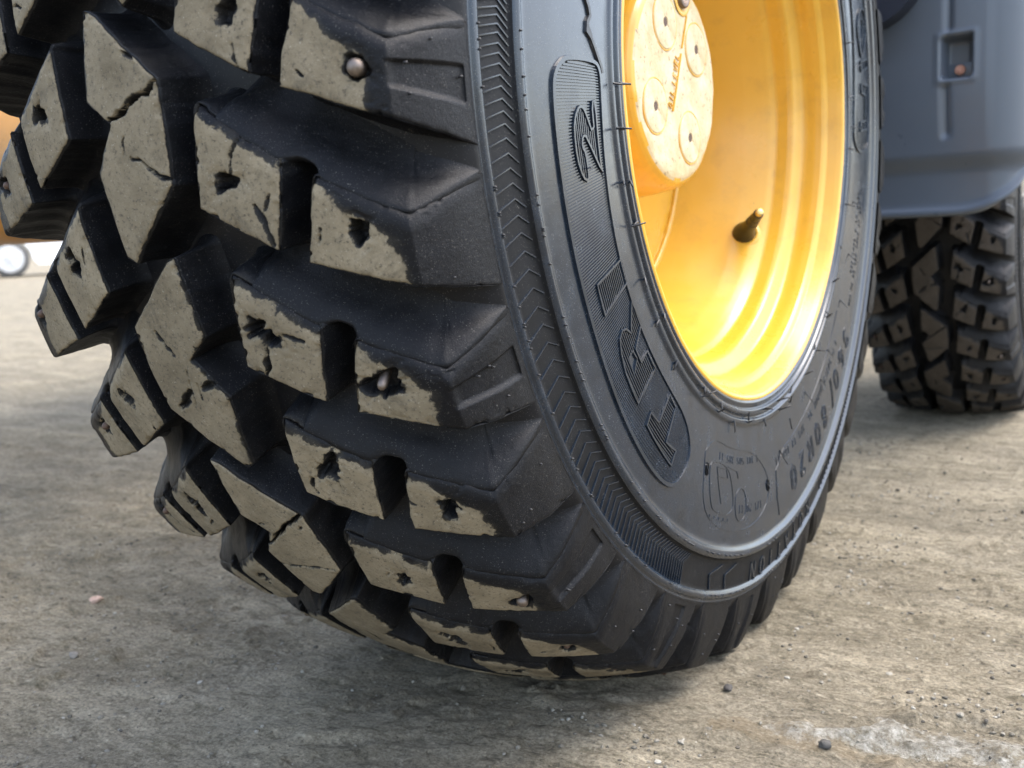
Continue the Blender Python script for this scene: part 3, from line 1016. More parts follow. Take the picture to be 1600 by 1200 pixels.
def make_sidewall_marks(tyre):
    # chevron band
    R = Ridges()
    known = [-1.85, -1.26, -.61, .03, .79, 1.5, 2.27, 3.11, 3.92, 4.84, 5.76, 6.7, 7.77, 8.91, 10.04, 11.2, 12.43, 13.73, 15.14, 16.65, 18.2, 19.8, 21.45, 23.1, 24.8, 26.5, 28.2, 29.9, 31.55, 33.1, 34.5, 36.0, 37.35, 38.6, 39.8, 41.0, 42.1, 43.15, 44.2, 45.2]
    a = known[-1]; stp = .95
    while a < 64.6:
        a += stp; stp = max(.52, stp * .975); known.append(a)
    a = known[0]; b = -.6
    while a > -246:
        stp = .62 + .5 * (1 + math.cos(math.radians((a + 2) * 5.1 + 180))) * .55
        a -= stp; known.append(a)
    for t in known:
        f = float(np.interp(t, [-10, 5, 30, 60], [.0, .0, .35, .9]))
        if t > 62.3: continue
        R.line([(t + .25 + .2 * f, .4392), (t - .25, .4222), (t + .65 + .55 * f, .4135)], .0011, .0008, step=.03)
    R.build("chevron_band", M_SIDE, tyre)
    for base in (0.0, 4.5):
        R = Ridges()
        R.line([(72.6 + base, .4165), (69.4 + base, .4255), (70.4 + base, .4375)], .0017, .0015, step=.01)
        R.build("direction_mark", M_SIDE, tyre)
    arc_text("ROTATION", 106.6, .4208, .0175, 1.40, .0026, .0012, tyre, slant=-.3)
    arc_text("360/80R20", 138.6, .3585, .0240, 1.27, .0011, .0006, tyre, double=.0021)
    arc_text("4 P 3WSF3 NARNK 36. 3PS 12 168 11", 133.0, .3355, .0072, 1.02, .0015, .0005, tyre, name="small_lettering", single=True, )
    arc_text("AL 566 VS 8058 503 08 5U 800", 167.0, .3560, .0062, .86, .0011, .0005, tyre, name="small_lettering", single=True, )
    arc_text("0508 50 8 0883 350", 166.0, .3440, .0062, .92, .0011, .0005, tyre, name="small_lettering", single=True, )
    # fitting label with device pictogram
    R = Ridges()
    R.line(chaikin([(62.6, .3400), (62.5, .3275), (65.3, .3160), (68, .3150), (72, .3165), (80.7, .3176), (85.6, .3285), (88.7, .3490), (88.0, .3690), (82, .3870), (70, .3880), (63.6, .3760)], 2), .0007, .0004, closed=True)
    R.line(chaikin([(64.3, .3370), (66.0, .3700), (68, .3745), (72.4, .3745), (74.2, .3665), (73.4, .3480), (71.7, .3335), (67.0, .3320)], 2), .0008, .00045, closed=True)
    R.line([(67.4, .3366), (71.1, .3358), (71.6, .3435), (67.8, .3438)], .0008, .00045, closed=True)
    R.line([(67.8, .3448), (69.6, .3660)], .0008, .00045)
    R.line([(71.7, .3335), (75.2, .3360), (75.8, .3420)], .0008, .00045)
    R.line([(76.8 + 2.1 * math.cos(t), .3650 + .0145 * math.sin(t)) for t in np.linspace(0, 6.28, 28, endpoint=False)], .0008, .00045, closed=True)
    for k in range(5):
        R.line([(65.6 + k * 1.5, .3800), (66.3 + k * 1.5, .3800), (66.3 + k * 1.5, .3775)], .0007, .00045)
    R.build("fitting_pictogram", M_SIDE, tyre)
    arc_text("1 101 505 385 11", 84.5, .3235, .0062, .98, .0008, .0004, tyre, name="small_lettering", single=True, )
    arc_text("171 20 11", 85.0, .3655, .0070, .95, .0008, .0004, tyre, name="small_lettering", single=True, )
    for t, r in ((63.6, .3432), (88.0, .3552)):
        R = Ridges()
        e = [(t + .62 * math.cos(q) / 1.0, r + .0055 * math.sin(q)) for q in np.linspace(0, 6.28, 20, endpoint=False)]
        P = np.array(e)
        V = np.concatenate([sidewall(P[:, 0], P[:, 1], .0004), sidewall(P[:, 0], P[:, 1], .0007)])
        n = 20
        F = [tuple(range(n, 2 * n))] + [(i, (i + 1) % n, n + (i + 1) % n, n + i) for i in range(n)]
        o = obj("wear_plug", V, F, M_HOLE, tyre, smooth=False)
        R.line([(t - .55, r - .003), (t + .55, r + .003)], .0014, .0012)
        R.build("plug_bar", M_SIDE, tyre)
    # moulding seams: long thin ribs around the size lettering
    R = Ridges()
    R.line([(92.5, .392), (91.6, .372), (92.2, .347), (97, .333), (108, .3285), (122, .3245), (138, .322)], .0007, .0006)
    R.build("mould_seam", M_SIDE, tyre)
    # torn flap of rubber by the top badge
    R = Ridges()
    R.line([(-9, .329), (-7.9, .3315), (-7.2, .329), (-5.7, .328), (-5.0, .3245), (-4.2, .323), (-3.4, .3265), (-2.4, .3274), (-1.9, .322), (-.9, .317), (.1, .3125), (1.1, .3084), (1.85, .3071)], .0042, .0016, step=.006)
    R.line([(-3.2, .3265), (-2.2, .3215), (-1.2, .3195), (-.4, .3145)], .0060, .0009, step=.006)
    R.build("torn_flap", M_BLACK, tyre)
    # rubber hairs left by the mould vents
    V = []; F = []; n = 0
    def hair(p, d, L, rad):
        nonlocal n
        d = Vector(d).normalized(); a = d.orthogonal().normalized(); b = d.cross(a)
        bend = Vector(rng.uniform(-.10, .10, 3))
        for k, f in enumerate((0, .5, 1)):
            c = Vector(p) + d * L * f + bend * L * f * f
            for q in range(5):
                an = q * 2 * math.pi / 5
                V.append(c + (a * math.cos(an) + b * math.sin(an)) * rad * (1 - .35 * f))
        for k in range(2):
            for q in range(5):
                F.append((n + k * 5 + q, n + k * 5 + (q + 1) % 5, n + k * 5 + 5 + (q + 1) % 5, n + k * 5 + 5 + q))
        F.append(tuple(n + 10 + q for q in range(5)))
        n += 15
    for t in np.concatenate([[2.5, 9.2, 15.2, 21.3, 29.2, 37.5, 47, 58, 66, 73, 80, 88, 96, 104, 113, 122, 131, 140, 150, 160, 172, 184, 196], rng.uniform(-160, -5, 20)]):
        for r in (.2830, .2925):
            if rng.uniform() < .25: continue
            p = sidewall(np.array([t + rng.uniform(-.8, .8)]), np.array([r]), 0.0)[0]
            tt = math.radians(t)
            rad_in = np.array([0, math.cos(tt), math.sin(tt)])
            if rng.uniform() < .5: d = rad_in * -1 + np.array([.25, 0, 0]) + rng.uniform(-.4, .4, 3)
            else: d = np.array([1.2, 0, 0]) + rad_in * .5 + rng.uniform(-.5, .5, 3)
            hair(p, d, rng.uniform(.006, .0125), rng.uniform(.0007, .0011))
    for t in (8.1, 12.1, 27.5, 95, 102, 112, 121, 128, 141, 152, 163, 178, 190):
        p = sidewall(np.array([t]), np.array([rng.uniform(.304, .335)]), .0002)[0]
        tt = math.radians(t)
        hair(p, np.array([.3, 0, 0]) - np.array([0, math.cos(tt), math.sin(tt)]) * 1 + rng.uniform(-.3, .3, 3), rng.uniform(.008, .018), .0006)
    for _ in range(170):      # stubs of cut hairs on the shoulders and ridges
        t = rng.uniform(-20, 100)
        k = rng.integers(0, 3)
        if k == 0: p = sidewall(np.array([t]), np.array([.4425]), .0)[0]
        elif k == 1: p = sidewall(np.array([t]), np.array([.408]), .0)[0]
        else:
            s_ = np.array([rng.uniform(S1 + .008, S2 - .006)]); hc, hr_ = hull(s_)
            th_rel = (t - 1.85) % 10
            if 4 < th_rel < 8.5: continue
            p = place(hc, hr_, np.array([t]))[0]
        hair(p - np.array([.001, 0, 0]), (1, 0, 0), .0024, .0009)
    o = obj("rubber_hairs", np.array([tuple(v) for v in V]), F, M_BLACK, tyre)
    tag(o, kind="stuff")

# ------------------------------------------------------------------ rim, valve, hub
HUBZ = .0215
def make_rim(wheel):
    pr = [(-.004, .2755), (.0008, .2740), (.0022, .2712), (.0010, .2680), (-.004, .2655), (-.0105, .2632), (-.0135, .2622), (-.0150, .2600), (-.019, .2560), (-.026, .2548), (-.034, .2545),
          (-.039, .2535), (-.0415, .2500), (-.046, .2415), (-.052, .2392), (-.060, .2382), (-.065, .2375), (-.070, .2335), (-.078, .2295), (-.095, .2220), (-.118, .2130), (-.140, .2045), (-.155, .1985), (-.162, .1955),
          (-.1655, .1900), (-.1660, .1600), (-.1640, .1200), (-.164, .1000), (-.30, .1000), (-.30, .2), (-.36, .262), (-.362, .274)]
    P = np.array(pr)
    d = np.concatenate([[0], np.cumsum(np.linalg.norm(np.diff(P, axis=0), axis=1))])
    t = np.unique(np.concatenate([d, np.linspace(0, d[-1], 140)]))
    P = np.stack([np.interp(t, d, P[:, 0]), np.interp(t, d, P[:, 1])], -1)
    V, F, T = lathe(P, 256)
    rr = np.repeat(P[None, :, 1], 256, 0)
    V = V.reshape(-1, 3)
    q = fbm(V, 22, 2, 5) * .0006
    rad = V * [0, 1, 1]; rad /= np.maximum(np.linalg.norm(rad, axis=1), 1e-6)[:, None]
    V = V + rad * q[:, None]
    F = orient(V, F, lambda c: -c * [0, 1, 1])
    o = obj("rim", V, F, M_YEL, wheel, sharp=50)
    # weld bead where the disc meets the barrel
    n = 300; m = 8
    th = np.linspace(0, 2 * np.pi, n, endpoint=False)[:, None]; ph = np.linspace(0, 2 * np.pi, m, endpoint=False)[None]
    rad = .0036 * (1 + .07 * np.sin(th * 61) + .05 * np.sin(th * 23))
    R = .1945 + rad * np.cos(ph); X = -.1630 + rad * np.sin(ph)
    V = np.stack([X, -R * np.cos(th), -R * np.sin(th)], -1).reshape(-1, 3)
    i = np.arange(n)[:, None]; j = np.arange(m)[None]
    F = np.stack([i * m + j, i * m + (j + 1) % m, ((i + 1) % n) * m + (j + 1) % m, ((i + 1) % n) * m + j], -1).reshape(-1, 4)
    cen = np.stack([np.full(n, -.163), -.1945 * np.cos(th[:, 0]), -.1945 * np.sin(th[:, 0])], -1)
    nn = np.cross(V[F[0, 1]] - V[F[0, 0]], V[F[0, 2]] - V[F[0, 0]])
    if (nn * (V[F[0, 0]] - cen[0])).sum() < 0: F = F[:, ::-1]
    obj("weld_bead", V, F, M_YEL, o)
    # valve
    t = math.radians(146.6)
    base = Vector((-.0865, -.2265 * math.cos(t), -.2265 * math.sin(t)))
    t2 = math.radians(145.0)
    tip = Vector((-.0545, -.181 * math.cos(t2), -.181 * math.sin(t2)))
    ax = (tip - base); L = ax.length; ax.normalize()
    prv = [(-.004, .0), (-.004, .0125), (.000, .0128), (.005, .0120), (.011, .0100), (.017, .0082), (.024, .0074), (.034, .0070), (.0345, .0064), (.044, .0061), (.0445, .0056), (L, .0055), (L + .001, .0046), (L + .001, .0)]
    V, F, _ = lathe(prv, 20); V = V.reshape(-1, 3); F = orient(V, F, lambda c: c * [0, 1, 1])
    v = obj("valve_stem", V, F, M_BLACK, o, sharp=40)
    v.location = base; v.rotation_euler = ax.to_track_quat('X', 'Z').to_euler()
    V, F, _ = lathe([(-.004, .0042), (.0040, .0042), (.0048, .0034), (.0050, .0)], 12); V = V.reshape(-1, 3); F = orient(V, F, lambda c: c * [0, 1, 1] + [0.2, 0, 0])
    c = obj("valve_core", V, F, M_BRASS, o)
    c.location = tip + ax * .0008; c.rotation_euler = v.rotation_euler
    V, F, _ = lathe([(-.0012, .0125), (.0012, .0135), (.0016, .0155), (.0004, .0185), (-.003, .0200)], 28); V = V.reshape(-1, 3)
    F = orient(V, F, lambda c: np.ones_like(c) * [1, 0, 0])
    b = obj("valve_boss", V, F, M_YEL, o)
    nrm = Vector((.38, math.cos(t), math.sin(t))).normalized()
    b.location = base; b.rotation_euler = nrm.to_track_quat('X', 'Z').to_euler()
    return o

def make_hub(wheel):
    pr = [(-.0780, .0), (-.0780, .0600), (-.0781, .0840), (-.0786, .0885), (-.0802, .0925), (-.0830, .0955), (-.0880, .0980), (-.0960, .1000), (-.1080, .1020), (-.1280, .1040), (-.150, .106), (-.1700, .1080)]
    P = np.array(pr); d = np.concatenate([[0], np.cumsum(np.linalg.norm(np.diff(P, axis=0), axis=1))])
    t = np.unique(np.concatenate([d, np.linspace(0, d[-1], 70)]))
    P = np.stack([np.interp(t, d, P[:, 0]), np.interp(t, d, P[:, 1])], -1); P[0, 1] = .0004
    V, F, T = lathe(P, 160); V = V.reshape(-1, 3)
    rr = np.hypot(V[:, 1], V[:, 2])
    V[:, 0] += .0005 * fbm(V, 60, 3, 3) * (rr < .094)
    V += (V * [0, 1, 1]) / np.maximum(rr, .01)[:, None] * (.0006 * fbm(V, 45, 2, 8) * (rr > .09))[:, None]
    F = orient(V, F, lambda c: c * [0, 1, 1] + [.3, 0, 0])
    o = obj("hub_cover", V, F, M_YEL, wheel)
    o.data.materials.append(M_HUBF)
    fr = np.array([rr[f].mean() for f in F])
    fx = np.array([V[f, 0].mean() for f in F])
    nz = .0895 + .0018 * vnoise(np.array([V[f].mean(0) for f in F]), 60, 2)
    o.data.polygons.foreach_set("material_index", ((fr < nz) & (fx > -.0815)).astype(np.int32))
    def disc(y, z, r, h, x=-.0776, m=M_HUBF, name="bolt_cap", hole=.0044):
        # a machined plug: thin groove round it and a small centre hole
        V, F, _ = lathe([(-.003, r + .0009), (-.0001, r + .0009), (h, r), (h + .0002, r - .0012), (h, hole + .0006), (h - .0006, hole), (.0002, hole), (.0002, .0002)], 48)
        V = V.reshape(-1, 3); F = orient(V, F, lambda c: np.ones_like(c) * [1, 0, 0])
        c = obj(name, V, F, m, o, sharp=30)
        c.location = (x, y, z)
        # groove ring (dark gap)
        V, F, _ = lathe([(-.002, r + .0022), (.0002, r + .0022), (.0003, r + .0015), (.0002, r + .0009), (-.002, r + .0009)], 48)
        V = V.reshape(-1, 3); F = orient(V, F, lambda c: np.ones_like(c) * [1, 0, 0])
        g = obj("cap_gap", V, F, M_YEL, o); g.location = (x, y, z)
        V, F, _ = lathe([(.0004, hole - .0003), (.0003, .0002)], 16); V = V.reshape(-1, 3); F = orient(V, F, lambda c: np.ones_like(c) * [1, 0, 0])
        g = obj("centre_hole", V, F, M_RUST, o); g.location = (x, y, z)
    for a in (116, 37, 207, 297):
        disc(-.001 + .0562 * math.cos(math.radians(a)), .0562 * math.sin(math.radians(a)), .0232, .0007)
    # drain plug in its yellow recess near the rim of the cover
    py, pz = .0140, .0790
    V, F, _ = lathe([(.0002, .0185), (.0008, .0172), (.0006, .0140), (-.0005, .0120)], 32); V = V.reshape(-1, 3); F = orient(V, F, lambda c: np.ones_like(c) * [1, 0, 0])
    g = obj("plug_recess", V, F, M_YEL, o); g.location = (-.0776, py, pz)
    V, F, _ = lathe([(-.002, .0118), (.0030, .0112), (.0036, .0098), (.0030, .0068), (.0004, .0064), (.0004, .0001)], 32); V = V.reshape(-1, 3); F = orient(V, F, lambda c: np.ones_like(c) * [1, 0, 0])
    g = obj("drain_plug", V, F, M_STEEL, o); g.location = (-.0776, py, pz)
    # cast level line and words
    bm = bmesh.new()
    A = Vector((0, .0225, .0620)); B = Vector((0, -.0135, -.0275))
    d = (A - B); L = d.length; d.normalize(); nrm = Vector((0, -d.z, d.y))
    def bar(p, q, wd, h):
        dd = (q - p); l = dd.length
        if l < 1e-6: return
        dd.normalize(); s = Vector((0, -dd.z, dd.y))
        vs = []
        for pp in (p, q):
            for o_, hh in ((-wd * .5, -.001), (-wd * .3, h), (wd * .3, h), (wd * .5, -.001)):
                vs.append(bm.verts.new(pp + s * o_ + Vector((hh, 0, 0))))
        for k in range(3):
            bm.faces.new((vs[k], vs[k + 1], vs[4 + k + 1], vs[4 + k]))
        bm.faces.new(vs[:4][::-1]); bm.faces.new(vs[4:])
    bar(B, B + d * (L * .60), .0020, .0010); bar(B + d * (L * .66), A, .0016, .0010)
    bmesh.ops.recalc_face_normals(bm, faces=bm.faces)
    ln = bm_obj("level_line", bm, M_YEL, o, smooth=False); ln.location = (-.0774, 0, 0)
    bm = bmesh.new()
    u = .001
    h = .0078
    for ch in "OIL LEVEL":
        if ch != ' ':
            for st in GL[ch]:
                pts = [B + d * (u + x * h * .8) + nrm * (.0028 + y * h) for x, y in st]
                for p, q in zip(pts, pts[1:]): bar(p, q, .0010, .0007)
        u += h * .82 if ch != ' ' else h * .5
    bmesh.ops.recalc_face_normals(bm, faces=bm.faces)
    ln = bm_obj("cast_lettering", bm, M_YEL, o, smooth=False); ln.location = (-.0774, 0, 0)
    return o

wheel = empty("machine_wheel", (0, 0, 0), "large black studded tyre on a yellow rim with an oil level hub, nearest wheel", "wheel", "wheels of the yellow machine")
tyre = make_carcass(wheel); tyre.location = (0, 0, ZH)
make_tread(tyre)
make_badge(tyre)
make_sidewall_marks(tyre)
rim = make_rim(wheel); rim.location = (0, 0, ZH)
hub = make_hub(wheel); hub.location = (0, 0, ZH + HUBZ)

# rear wheel: a copy of the whole tree, smaller and narrower, turned a little on its axle
def copy_tree(o, parent=None):
    c = o.copy(); COL.objects.link(c)
    if parent is not None: c.parent = parent
    for ch in list(o.children):
        copy_tree(ch, c)
    return c
rear = copy_tree(wheel)
SX, SR = .69, .809
rear.location = (-.033 - XC * SX, 1.328, -.002)
rear.scale = (SX, SR, SR)
rear["label"] = "smaller dusty black studded wheel further back, under the grey mudguard"
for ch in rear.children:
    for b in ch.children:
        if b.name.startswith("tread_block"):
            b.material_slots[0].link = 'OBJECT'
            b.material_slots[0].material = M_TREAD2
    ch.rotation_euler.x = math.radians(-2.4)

# ------------------------------------------------------------------ the machine: axle, frame, mudguard
mach = empty("work_machine", (-.9, .8, 0), "yellow axle housing and grey plastic mudguard of a work machine behind the big wheel", "machine")
mach_loc = Vector(mach.location)
def mchild(o):
    o.parent = mach; o.location = -mach_loc
# axle housing
bm = bmesh.new()
prof = [(-.30, .090), (-.38, .092), (-.50, .100), (-.56, .112), (-.75, .113), (-1.45, .113), (-1.50, .15), (-1.65, .21), (-1.80, .22), (-1.95, .21), (-2.10, .15), (-2.20, .113), (-2.5, .113)]
P = np.array(prof)
V, F, _ = lathe(P, 48); V = V.reshape(-1, 3)
V = np.stack([V[:, 0], V[:, 1] * .9 + .02, V[:, 2] + .527], -1)
F = orient(V, F, lambda c: (c - [0, .02, .527]) * [0, 1, 1])
bm.free()
mchild(obj("axle_housing", V, F, M_YAXLE, None, sharp=35))
# unseen frame beams and belly plates, added overhead to shade tread and ground
bm = bmesh.new()
bm_box(bm, (-1.30, 2.1, 1.15), (1.0, 2.8, .34), .03)

bm_box(bm, (-.95, 1.7, .86), (.20, 3.2, .20), .02)
bm_box(bm, (-1.75, 1.7, .86), (.20, 3.2, .20), .02)
bm_box(bm, (-1.35, .35, .86), (.66, .12, .18), .02)
mchild(bm_obj("chassis_frame", bm, M_CHASSIS, None))
# front mudguard over the big tyre (above the picture)


# rear mudguard: front panel with rolled lower lip, rounded outer corner, pocket with bolt
def mudguard():
    Y0, XR, RC = .70, .132, .045
    us = []
    for x in np.linspace(-.46, XR - RC, 150): us.append((x, Y0, 0, -1))
    for a in np.linspace(0, math.pi / 2, 16)[1:]:
        us.append((XR - RC + RC * math.sin(a), Y0 + RC - RC * math.cos(a), math.sin(a), -math.cos(a)))
    for y in np.linspace(Y0 + RC, 1.30, 60)[1:]: us.append((XR, y, 1, 0))
    us = np.array(us)
    d = np.concatenate([[0], np.cumsum(np.linalg.norm(np.diff(us[:, :2], axis=0), axis=1))])
    xs = us[:, 0]
    d0 = np.interp(.045, xs[:150], d[:150])
    e = np.clip((d - d0) / .115, 0, 1)
    zb = .384 + .115 * (1 - np.sqrt(np.maximum(0, 1 - e ** 2))) + np.clip(d - d0 - .115, 0, 9) * 1.15
    zb = np.minimum(zb, .93)
    v = np.concatenate([[0, .003, .008, .014, .018, .022], np.linspace(.028, 1, 190)])
    Z = zb[:, None] + (1.02 - zb)[:, None] * v[None]
    X = np.repeat(us[:, :1], len(v), 1); Y = np.repeat(us[:, 1:2], len(v), 1)
    dz = Z - zb[:, None]
    out = .007 * np.exp(-((dz - .006) / .007) ** 2) - .010 * (dz < .0008)          # rolled lip
    out += .016 * sstep(.445, .475, Z) * (1 - .0 * Z) * sstep(.62, .2, Z * 0)        # belly crease
    front = (np.abs(us[:, 2:3]) < .01)
    pocket = front * sstep(.027, .031, X) * (1 - sstep(.064, .068, X)) * sstep(.576, .582, Z) * (1 - sstep(.630, .637, Z))
    rim_ = front * sstep(.018, .022, X) * (1 - sstep(.070, .076, X)) * sstep(.568, .574, Z) * (1 - sstep(.636, .644, Z))
    groove = front * np.exp(-((X - (.034 - (Z - .5) * .02)) / .0050) ** 4) * sstep(.492, .503, Z) * (1 - sstep(.566, .572, Z))
    groove += front * np.exp(-((X - .036) / .0035) ** 4) * sstep(.640, .646, Z)
    out = out + .002 * rim_ - .034 * pocket - .0065 * groove
    out += .006 * np.sin((X + .1) * 14) * front * sstep(.46, .6, Z)
    out += .012 * sstep(.085, .125, X) * front
    X = X + us[:, 2:3] * out; Y = Y + us[:, 3:4] * out
    # leaning back and wrapping over the wheel towards the top
    Y = Y + .10 * np.clip(Z - .75, 0, 1) ** 2 * 4
    V0 = np.stack([X, Y, Z], -1)
    n, m = V0.shape[:2]
    V1 = V0 - np.stack([us[:, 2:3] * np.ones_like(X), us[:, 3:4] * np.ones_like(X), 0 * X], -1) * .006
    V = np.concatenate([V0.reshape(-1, 3), V1.reshape(-1, 3)])
    idx = np.arange(n * m).reshape(n, m)
    f1 = np.stack([idx[:-1, :-1], idx[1:, :-1], idx[1:, 1:], idx[:-1, 1:]], -1).reshape(-1, 4)
    f2 = f1[:, ::-1] + n * m
    b = np.stack([idx[1:, 0], idx[:-1, 0], idx[:-1, 0] + n * m, idx[1:, 0] + n * m], -1)
    F = np.concatenate([f1, f2, b])
    k = f1[40]
    nn = np.cross(V[k[1]] - V[k[0]], V[k[2]] - V[k[0]])
    if nn[1] > 0: F = F[:, ::-1]
    return obj("rear_mudguard", V, F, M_PLASTIC, None)
mg = mudguard(); mchild(mg)
# its roof over the rear wheel
bm = bmesh.new()
bm_box(bm, (-.165, 1.42, 1.025), (.60, 1.30, .03), .012)
r_ = bm_obj("mudguard_top", bm, M_PLASTIC, mg)
bm = bmesh.new()
bmesh.ops.create_cone(bm, cap_ends=True, segments=20, radius1=.0075, radius2=.0066, depth=.004, matrix=Matrix.Translation((.0475, .7075, .5905)) @ Matrix.Rotation(math.radians(90), 4, 'X'))
bmesh.ops.create_cone(bm, cap_ends=True, segments=6, radius1=.0042, radius2=.0040, depth=.006, matrix=Matrix.Translation((.0475, .7050, .5905)) @ Matrix.Rotation(math.radians(90), 4, 'X'))
bm_obj("mudguard_bolt", bm, M_PINK, mg)
bm = bmesh.new()
bm_box(bm, (.0480, .7190, .5900), (.036, .018, .022), .002)
bm_obj("bolt_bracket", bm, M_PLASTIC, mg)
# dark rounded step box in front of it
bm = bmesh.new()
pf = [(-.615, 1.06), (-.615, .655)] + [(-.07 + .078 * math.sin(a), .733 - .078 * math.cos(a)) for a in np.linspace(0, math.pi / 2, 14)] + [(.008, 1.06)]
f = bm.faces.new([bm.verts.new((x, .635, z)) for x, z in pf])
r = bmesh.ops.extrude_face_region(bm, geom=[f])
for v in r['geom']:
    if isinstance(v, bmesh.types.BMVert): v.co.y += .05
bmesh.ops.recalc_face_normals(bm, faces=bm.faces)
sb = bm_obj("step_box", bm, M_DARKBOX, None); mchild(sb)

# ------------------------------------------------------------------ ground
def ground_material():
    m, nt, bs = mat("packed_dirt")
    co = coords(nt)
    big = noise(nt, 1.6, 6, .6, co)
    st = N(nt, "ShaderNodeMapping"); st.inputs["Scale"].default_value = (1.0, 2.6, 1.0); st.inputs["Rotation"].default_value = (0, 0, math.radians(-30))
    nt.links.new(co, st.inputs["Vector"])
    mid = noise(nt, 7, 8, .68, st.outputs[0], .3)
    fine = noise(nt, 60, 8, .72, co, .2)
    col = ramp(nt, mid, (.25, (0.116, 0.099, 0.066)), (.42, (0.173, 0.150, 0.101)), (.58, (0.216, 0.189, 0.132)), (.8, (0.277, 0.248, 0.181)))
    col = mix(nt, ramp(nt, big, (.35, .0), (.7, .5)), col, (0.193, 0.172, 0.131))
    col = mix(nt, ramp(nt, fine, (.32, .85), (.47, 0.0)), col, (0.066, 0.055, 0.036))
    fn2 = noise(nt, 24, 9, .78, st.outputs[0], .5)
    col = mix(nt, ramp(nt, fn2, (.36, .85), (.47, 0.0)), col, (0.077, 0.067, 0.042))
    col = mix(nt, ramp(nt, fn2, (.57, 0.0), (.70, .7)), col, (0.309, 0.280, 0.210))
    col = mix(nt, ramp(nt, noise(nt, 130, 5, .7, co), (.58, 0.0), (.74, .7)), col, (0.338, 0.306, 0.231))
    col = mix(nt, ramp(nt, noise(nt, 210, 4, .7, co), (.30, .8), (.40, 0.0)), col, (0.047, 0.039, 0.026))
    g1 = ramp(nt, noise(nt, 330, 3, .7, co), (.33, .62), (.5, 1.0), (.68, 1.30))
    col = mix(nt, 1.0, col, g1, 'MULTIPLY')
    g2 = ramp(nt, noise(nt, 95, 4, .75, st.outputs[0], .4), (.32, .66), (.5, 1.0), (.68, 1.22))
    col = mix(nt, 1.0, col, g2, 'MULTIPLY')
    g3 = ramp(nt, noise(nt, 3.6, 7, .7, st.outputs[0], .6), (.32, .90), (.5, 1.16), (.68, 1.55))
    col = mix(nt, 1.0, col, g3, 'MULTIPLY')
    col = mix(nt, 1.0, col, (1.10, 1.09, 1.10), 'MULTIPLY')
    wt = math_(nt, 'MULTIPLY', N(nt, "ShaderNodeAttribute", attribute_name="white").outputs["Fac"], .76)
    wm = ramp(nt, math_(nt, 'ADD', wt, math_(nt, 'MULTIPLY', math_(nt, 'SUBTRACT', noise(nt, 45, 9, .8, co), .5), 2.6)), (.50, 0.0), (.72, 1.0))
    wc = ramp(nt, noise(nt, 90, 8, .8, co), (.36, (.07, .064, .05)), (.47, (.22, .205, .165)), (.57, (.38, .365, .315)), (.70, (.58, .57, .52)))
    col = mix(nt, math_(nt, 'MULTIPLY', wm, .9), col, wc)
    rs = N(nt, "ShaderNodeAttribute", attribute_name="rust").outputs["Fac"]
    rm = ramp(nt, math_(nt, 'ADD', rs, math_(nt, 'MULTIPLY', math_(nt, 'SUBTRACT', noise(nt, 60, 8, .8, co), .5), 3.0)), (.62, 0.0), (1.05, .25))
    col = mix(nt, rm, col, (.24, .165, .085))
    nt.links.new(col, bs.inputs["Base Color"])
    bs.inputs["Roughness"].default_value = .9
    bs.inputs["Specular IOR Level"].default_value = .25
    nrm = bump(nt, fn2, .7, .012)
    nrm = bump(nt, fine, .9, .006, nrm)
    nt.links.new(bump(nt, noise(nt, 260, 6, .7, co), .8, .0016, nrm), bs.inputs["Normal"])
    return m
M_GROUND = ground_material()

def axis(lo, hi, step, lim):
    a = list(np.arange(lo, hi, step)); s = step; x = a[-1]
    while x < lim: s *= 1.07; x += s; a.append(x)
    s = step; x = a[0]
    while x > -lim: s *= 1.07; x -= s; a.insert(0, x)
    return np.array(a)
def gheight(X, Y):
    p = np.stack([X, Y, 0 * X], -1)
    rot = np.stack([X * .87 + Y * .5, (-X * .5 + Y * .87) * 2.4, 0 * X], -1)
    near = 1 - sstep(3, 14, np.hypot(X, Y))
    h = fbm(rot, 7, 4, 21) * .0022 + fbm(rot, 32, 4, 31) * .0017
    crumb = sstep(.35, .9, fbm(p, 30, 2, 51)) * np.maximum(0, vnoise(p, 130, 61)) * .0060
    h = h + crumb
    h = h - .0028
    # flat under the tyre prints
    return h * near
gx = axis(-1.05, .75, .004, 400); gy = axis(-.62, .25, .004, 400)
GX, GY = np.meshgrid(gx, gy, indexing='ij')
GZ = gheight(GX, GY)
# broken white slab edge at the near right
def seg_dist(X, Y, pts):
    best = np.full(X.shape, 9.0)
    for (x0, y0, w0), (x1, y1, w1) in zip(pts, pts[1:]):
        dx, dy = x1 - x0, y1 - y0
        t = np.clip(((X - x0) * dx + (Y - y0) * dy) / (dx * dx + dy * dy), 0, 1)
        best = np.minimum(best, np.hypot(X - x0 - t * dx, Y - y0 - t * dy) - (w0 + (w1 - w0) * t))
    return best
pp = np.stack([GX, GY, 0 * GX], -1)
sdist = seg_dist(GX, GY, [(.075, -.178, .003), (.12, -.165, .007), (.155, -.150, .014), (.20, -.140, .018), (.26, -.140, .022), (.40, -.10, .02)]) + .006 * fbm(pp, 40, 3, 71)
white = 1 - sstep(-.004, .020, sdist)
GZ = GZ + (1 - sstep(-.012, .010, sdist)) * (.004 + .0045 * fbm(pp, 70, 3, 91))
ridge = seg_dist(GX, GY, [(.15, -.105, .001), (.20, -.095, .002), (.235, -.095, .003), (.30, -.08, .003)]) + .004 * fbm(pp, 60, 2, 95)
GZ = GZ + (1 - sstep(-.002, .010, ridge)) * .006 * (.6 + .6 * np.abs(vnoise(pp, 110, 97)))
